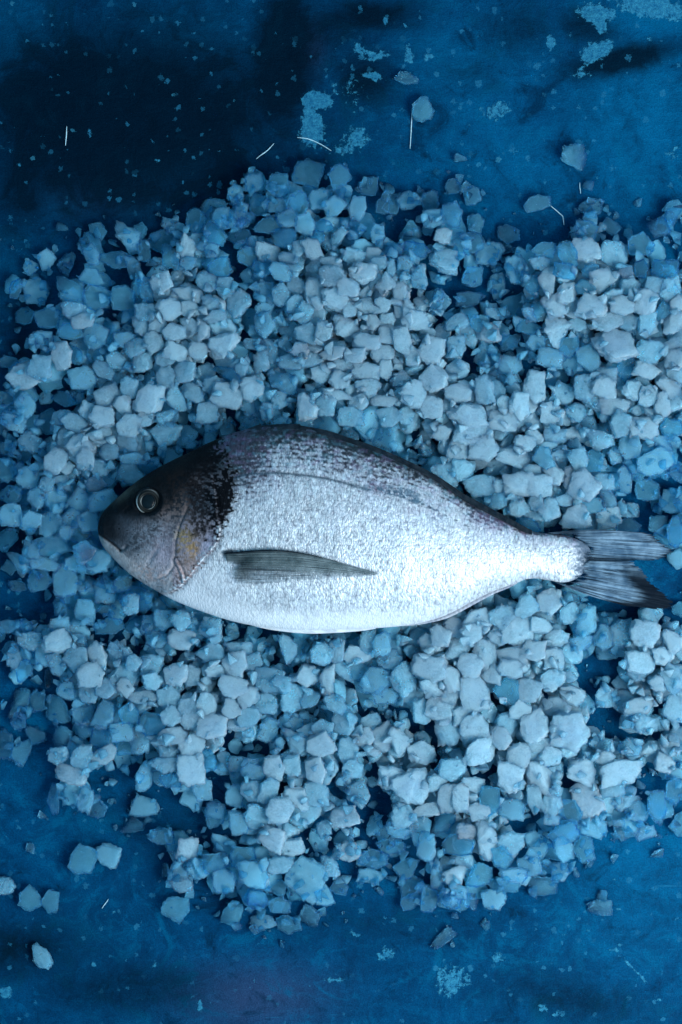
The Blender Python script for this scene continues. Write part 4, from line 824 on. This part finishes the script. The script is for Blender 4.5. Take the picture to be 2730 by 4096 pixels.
# eye: rim, iris ring, pupil
def simple_mat(name, col, rough, metal=0.0, coat=0.0, nz=None):
    T = NT(name); g = T.n('ShaderNodeTexCoord').outputs['Object']
    n = T.noise(g, nz or 800, 3).outputs[0]
    c2 = tuple(min(1, q * 1.6) for q in col[:3]) + (1,)
    b = T.n('ShaderNodeBsdfPrincipled', None, Base_Color=T.mixc(T.maprange(n, 0.35, 0.65), col, c2), Roughness=rough, Metallic=metal)
    b.inputs['Coat Weight'].default_value = coat; b.inputs['Coat Roughness'].default_value = 0.04; b.inputs['Specular IOR Level'].default_value = 0.06
    return T.surf(b)
def dome(name, r0, r1, h, z0, mat, parent, power=2.0, sy=1.04):
    nr, na = 14, 48
    q = np.linspace(0, 1, nr); a = np.linspace(0, 2 * np.pi, na, endpoint=False)
    rr = r0 + (r1 - r0) * q
    Rr = rr[:, None] + 0 * a[None]; Aa = a[None] + 0 * rr[:, None]
    X = 608 + Rr * np.cos(Aa); Y = 2007 + Rr * sy * np.sin(Aa)
    Z = z0 + (h * np.sqrt(np.clip(1 - (Rr / r1) ** power, 0, 1)) if r0 < 1 else h * np.sin(np.pi * q)[:, None] + 0 * Aa)
    if r0 < 1: X[0], Y[0] = 608, 2007
    idx = np.arange(nr * na).reshape(nr, na); a_, b_ = idx[:-1], idx[1:]
    F = np.stack([a_, np.roll(a_, -1, 1), np.roll(b_, -1, 1), b_], -1).reshape(-1, 4)
    return mesh_np(name, FP(X.ravel(), Y.ravel(), Z.ravel()), F, mat, parent=parent, orient='up')
ze = float(zsurf(np.array(608.0), np.array(2007.0)))
eye = dome("eye", 0.5, 54, 24, ze - 16, simple_mat("eye_rim", C(0.006, 0.007, 0.009), 0.4, 0, 0.05), fish)
dome("iris", 28, 43, 7.5, ze + 1.5, simple_mat("eye_silver", C(0.012, 0.014, 0.014), 0.5, 0.0, 0.03, 300), eye)
def ring_mat():
    """dark rim with wet glints painted into its colour as pale arcs"""
    T = NT("eye_ring"); g = T.attr('glint_arc')
    b = T.n('ShaderNodeBsdfPrincipled', None, Base_Color=T.mixc(g, C(0.012, 0.015, 0.018), C(0.42, 0.46, 0.45)), Roughness=0.5)
    b.inputs['Specular IOR Level'].default_value = 0.06
    return T.surf(b)
rim_m = ring_mat()
def glint_arc(o, spots):  # weights of the painted glints around the rim
    n = len(o.data.vertices); na = 48
    th = np.degrees(2 * np.pi * (np.arange(n) % na) / na)
    w = sum(h * np.exp(-0.5 * (((th - a0 + 180) % 360 - 180) / s0) ** 2) for a0, s0, h in spots)
    at = o.data.attributes.new('glint_arc', 'FLOAT', 'POINT'); at.data.foreach_set("value", np.clip(w, 0, 1).astype(np.float32))
glint_arc(dome("pupil_ring", 27, 30, 1.5, ze + 8, rim_m, eye), [(185, 22, 0.7), (45, 24, 0.5), (70, 10, 0.4)])
glint_arc(dome("iris_edge", 41, 48, 3.5, ze - 2, rim_m, eye), [(175, 20, 1.0), (130, 34, 0.55), (300, 26, 0.22)])
dome("pupil", 0.5, 28, 9, ze + 5, simple_mat("eye_pupil", C(0.002, 0.006, 0.009), 0.35, 0, 0.12), eye)

# ------------------------------------------------------------------ fine pale fibres on the board
m_fib = simple_mat("fibre_white", C(0.30, 0.48, 0.55), 0.4)
def fibre(pts, r, label, z=3.0):
    P = spline(pts, 24) if len(pts) > 3 or pts[0][0] < 0 else np.array([[np.interp(t, np.linspace(0, 1, len(pts)), [p[i] for p in pts]) for i in (0, 1)] for t in np.linspace(0, 1, 24)])
    V = []; F = []; m = 6
    c = P.mean(0)
    for i, p in enumerate(P):
        d = P[min(i + 1, 23)] - P[max(i - 1, 0)]; d = d / max(np.hypot(*d), 1e-6); nrm = np.array([-d[1], d[0]])
        rr = r * (0.55 + 0.45 * math.sin(math.pi * i / 23))
        for j in range(m):
            a = 2 * math.pi * j / m
            q = p + nrm * rr * math.cos(a) - c
            V.append((q[0] * S, -q[1] * S, (rr * math.sin(a) + 1.5 * math.sin(i * 0.4)) * S))
    for i in range(23):
        for j in range(m):
            F.append((i * m + j, i * m + (j + 1) % m, (i + 1) * m + (j + 1) % m, (i + 1) * m + j))
    o = mesh_np("fibre", V, F, m_fib)
    o.location = W(c[0], c[1], z)
    tag(o, label, "fibre", "fine pale fibres on the board")
fibre([(1649, 446), (1647, 490), (1644, 545), (1641, 595)], 2.0, "straight upright pale fibre hanging below the lone ice chunk")
fibre([(1190, 550), (1235, 556), (1280, 575), (1326, 603)], 2.2, "curved pale fibre over the large pale paint chips")
fibre([(2197, 818), (2252, 864), (2257, 900)], 2.0, "sharply bent pale fibre at the end of the teardrop ice chunk", 6.0)
fibre([(1026, 636), (1045, 620), (1072, 600), (1097, 574)], 2.0, "short slanting pale fibre on the dark paint above the heap")
fibre([(268, 506), (267, 530), (265, 556), (263, 582)], 2.2, "short upright faint fibre on the dark upper left")
fibre([(435, 3596), (427, 3608), (418, 3620), (409, 3633)], 1.8, "tiny slanting fibre on the board at the lower left")
fibre([(2320, 730), (2320, 745), (2322, 760), (2323, 775)], 1.6, "tiny upright fibre right of the teardrop ice chunk")
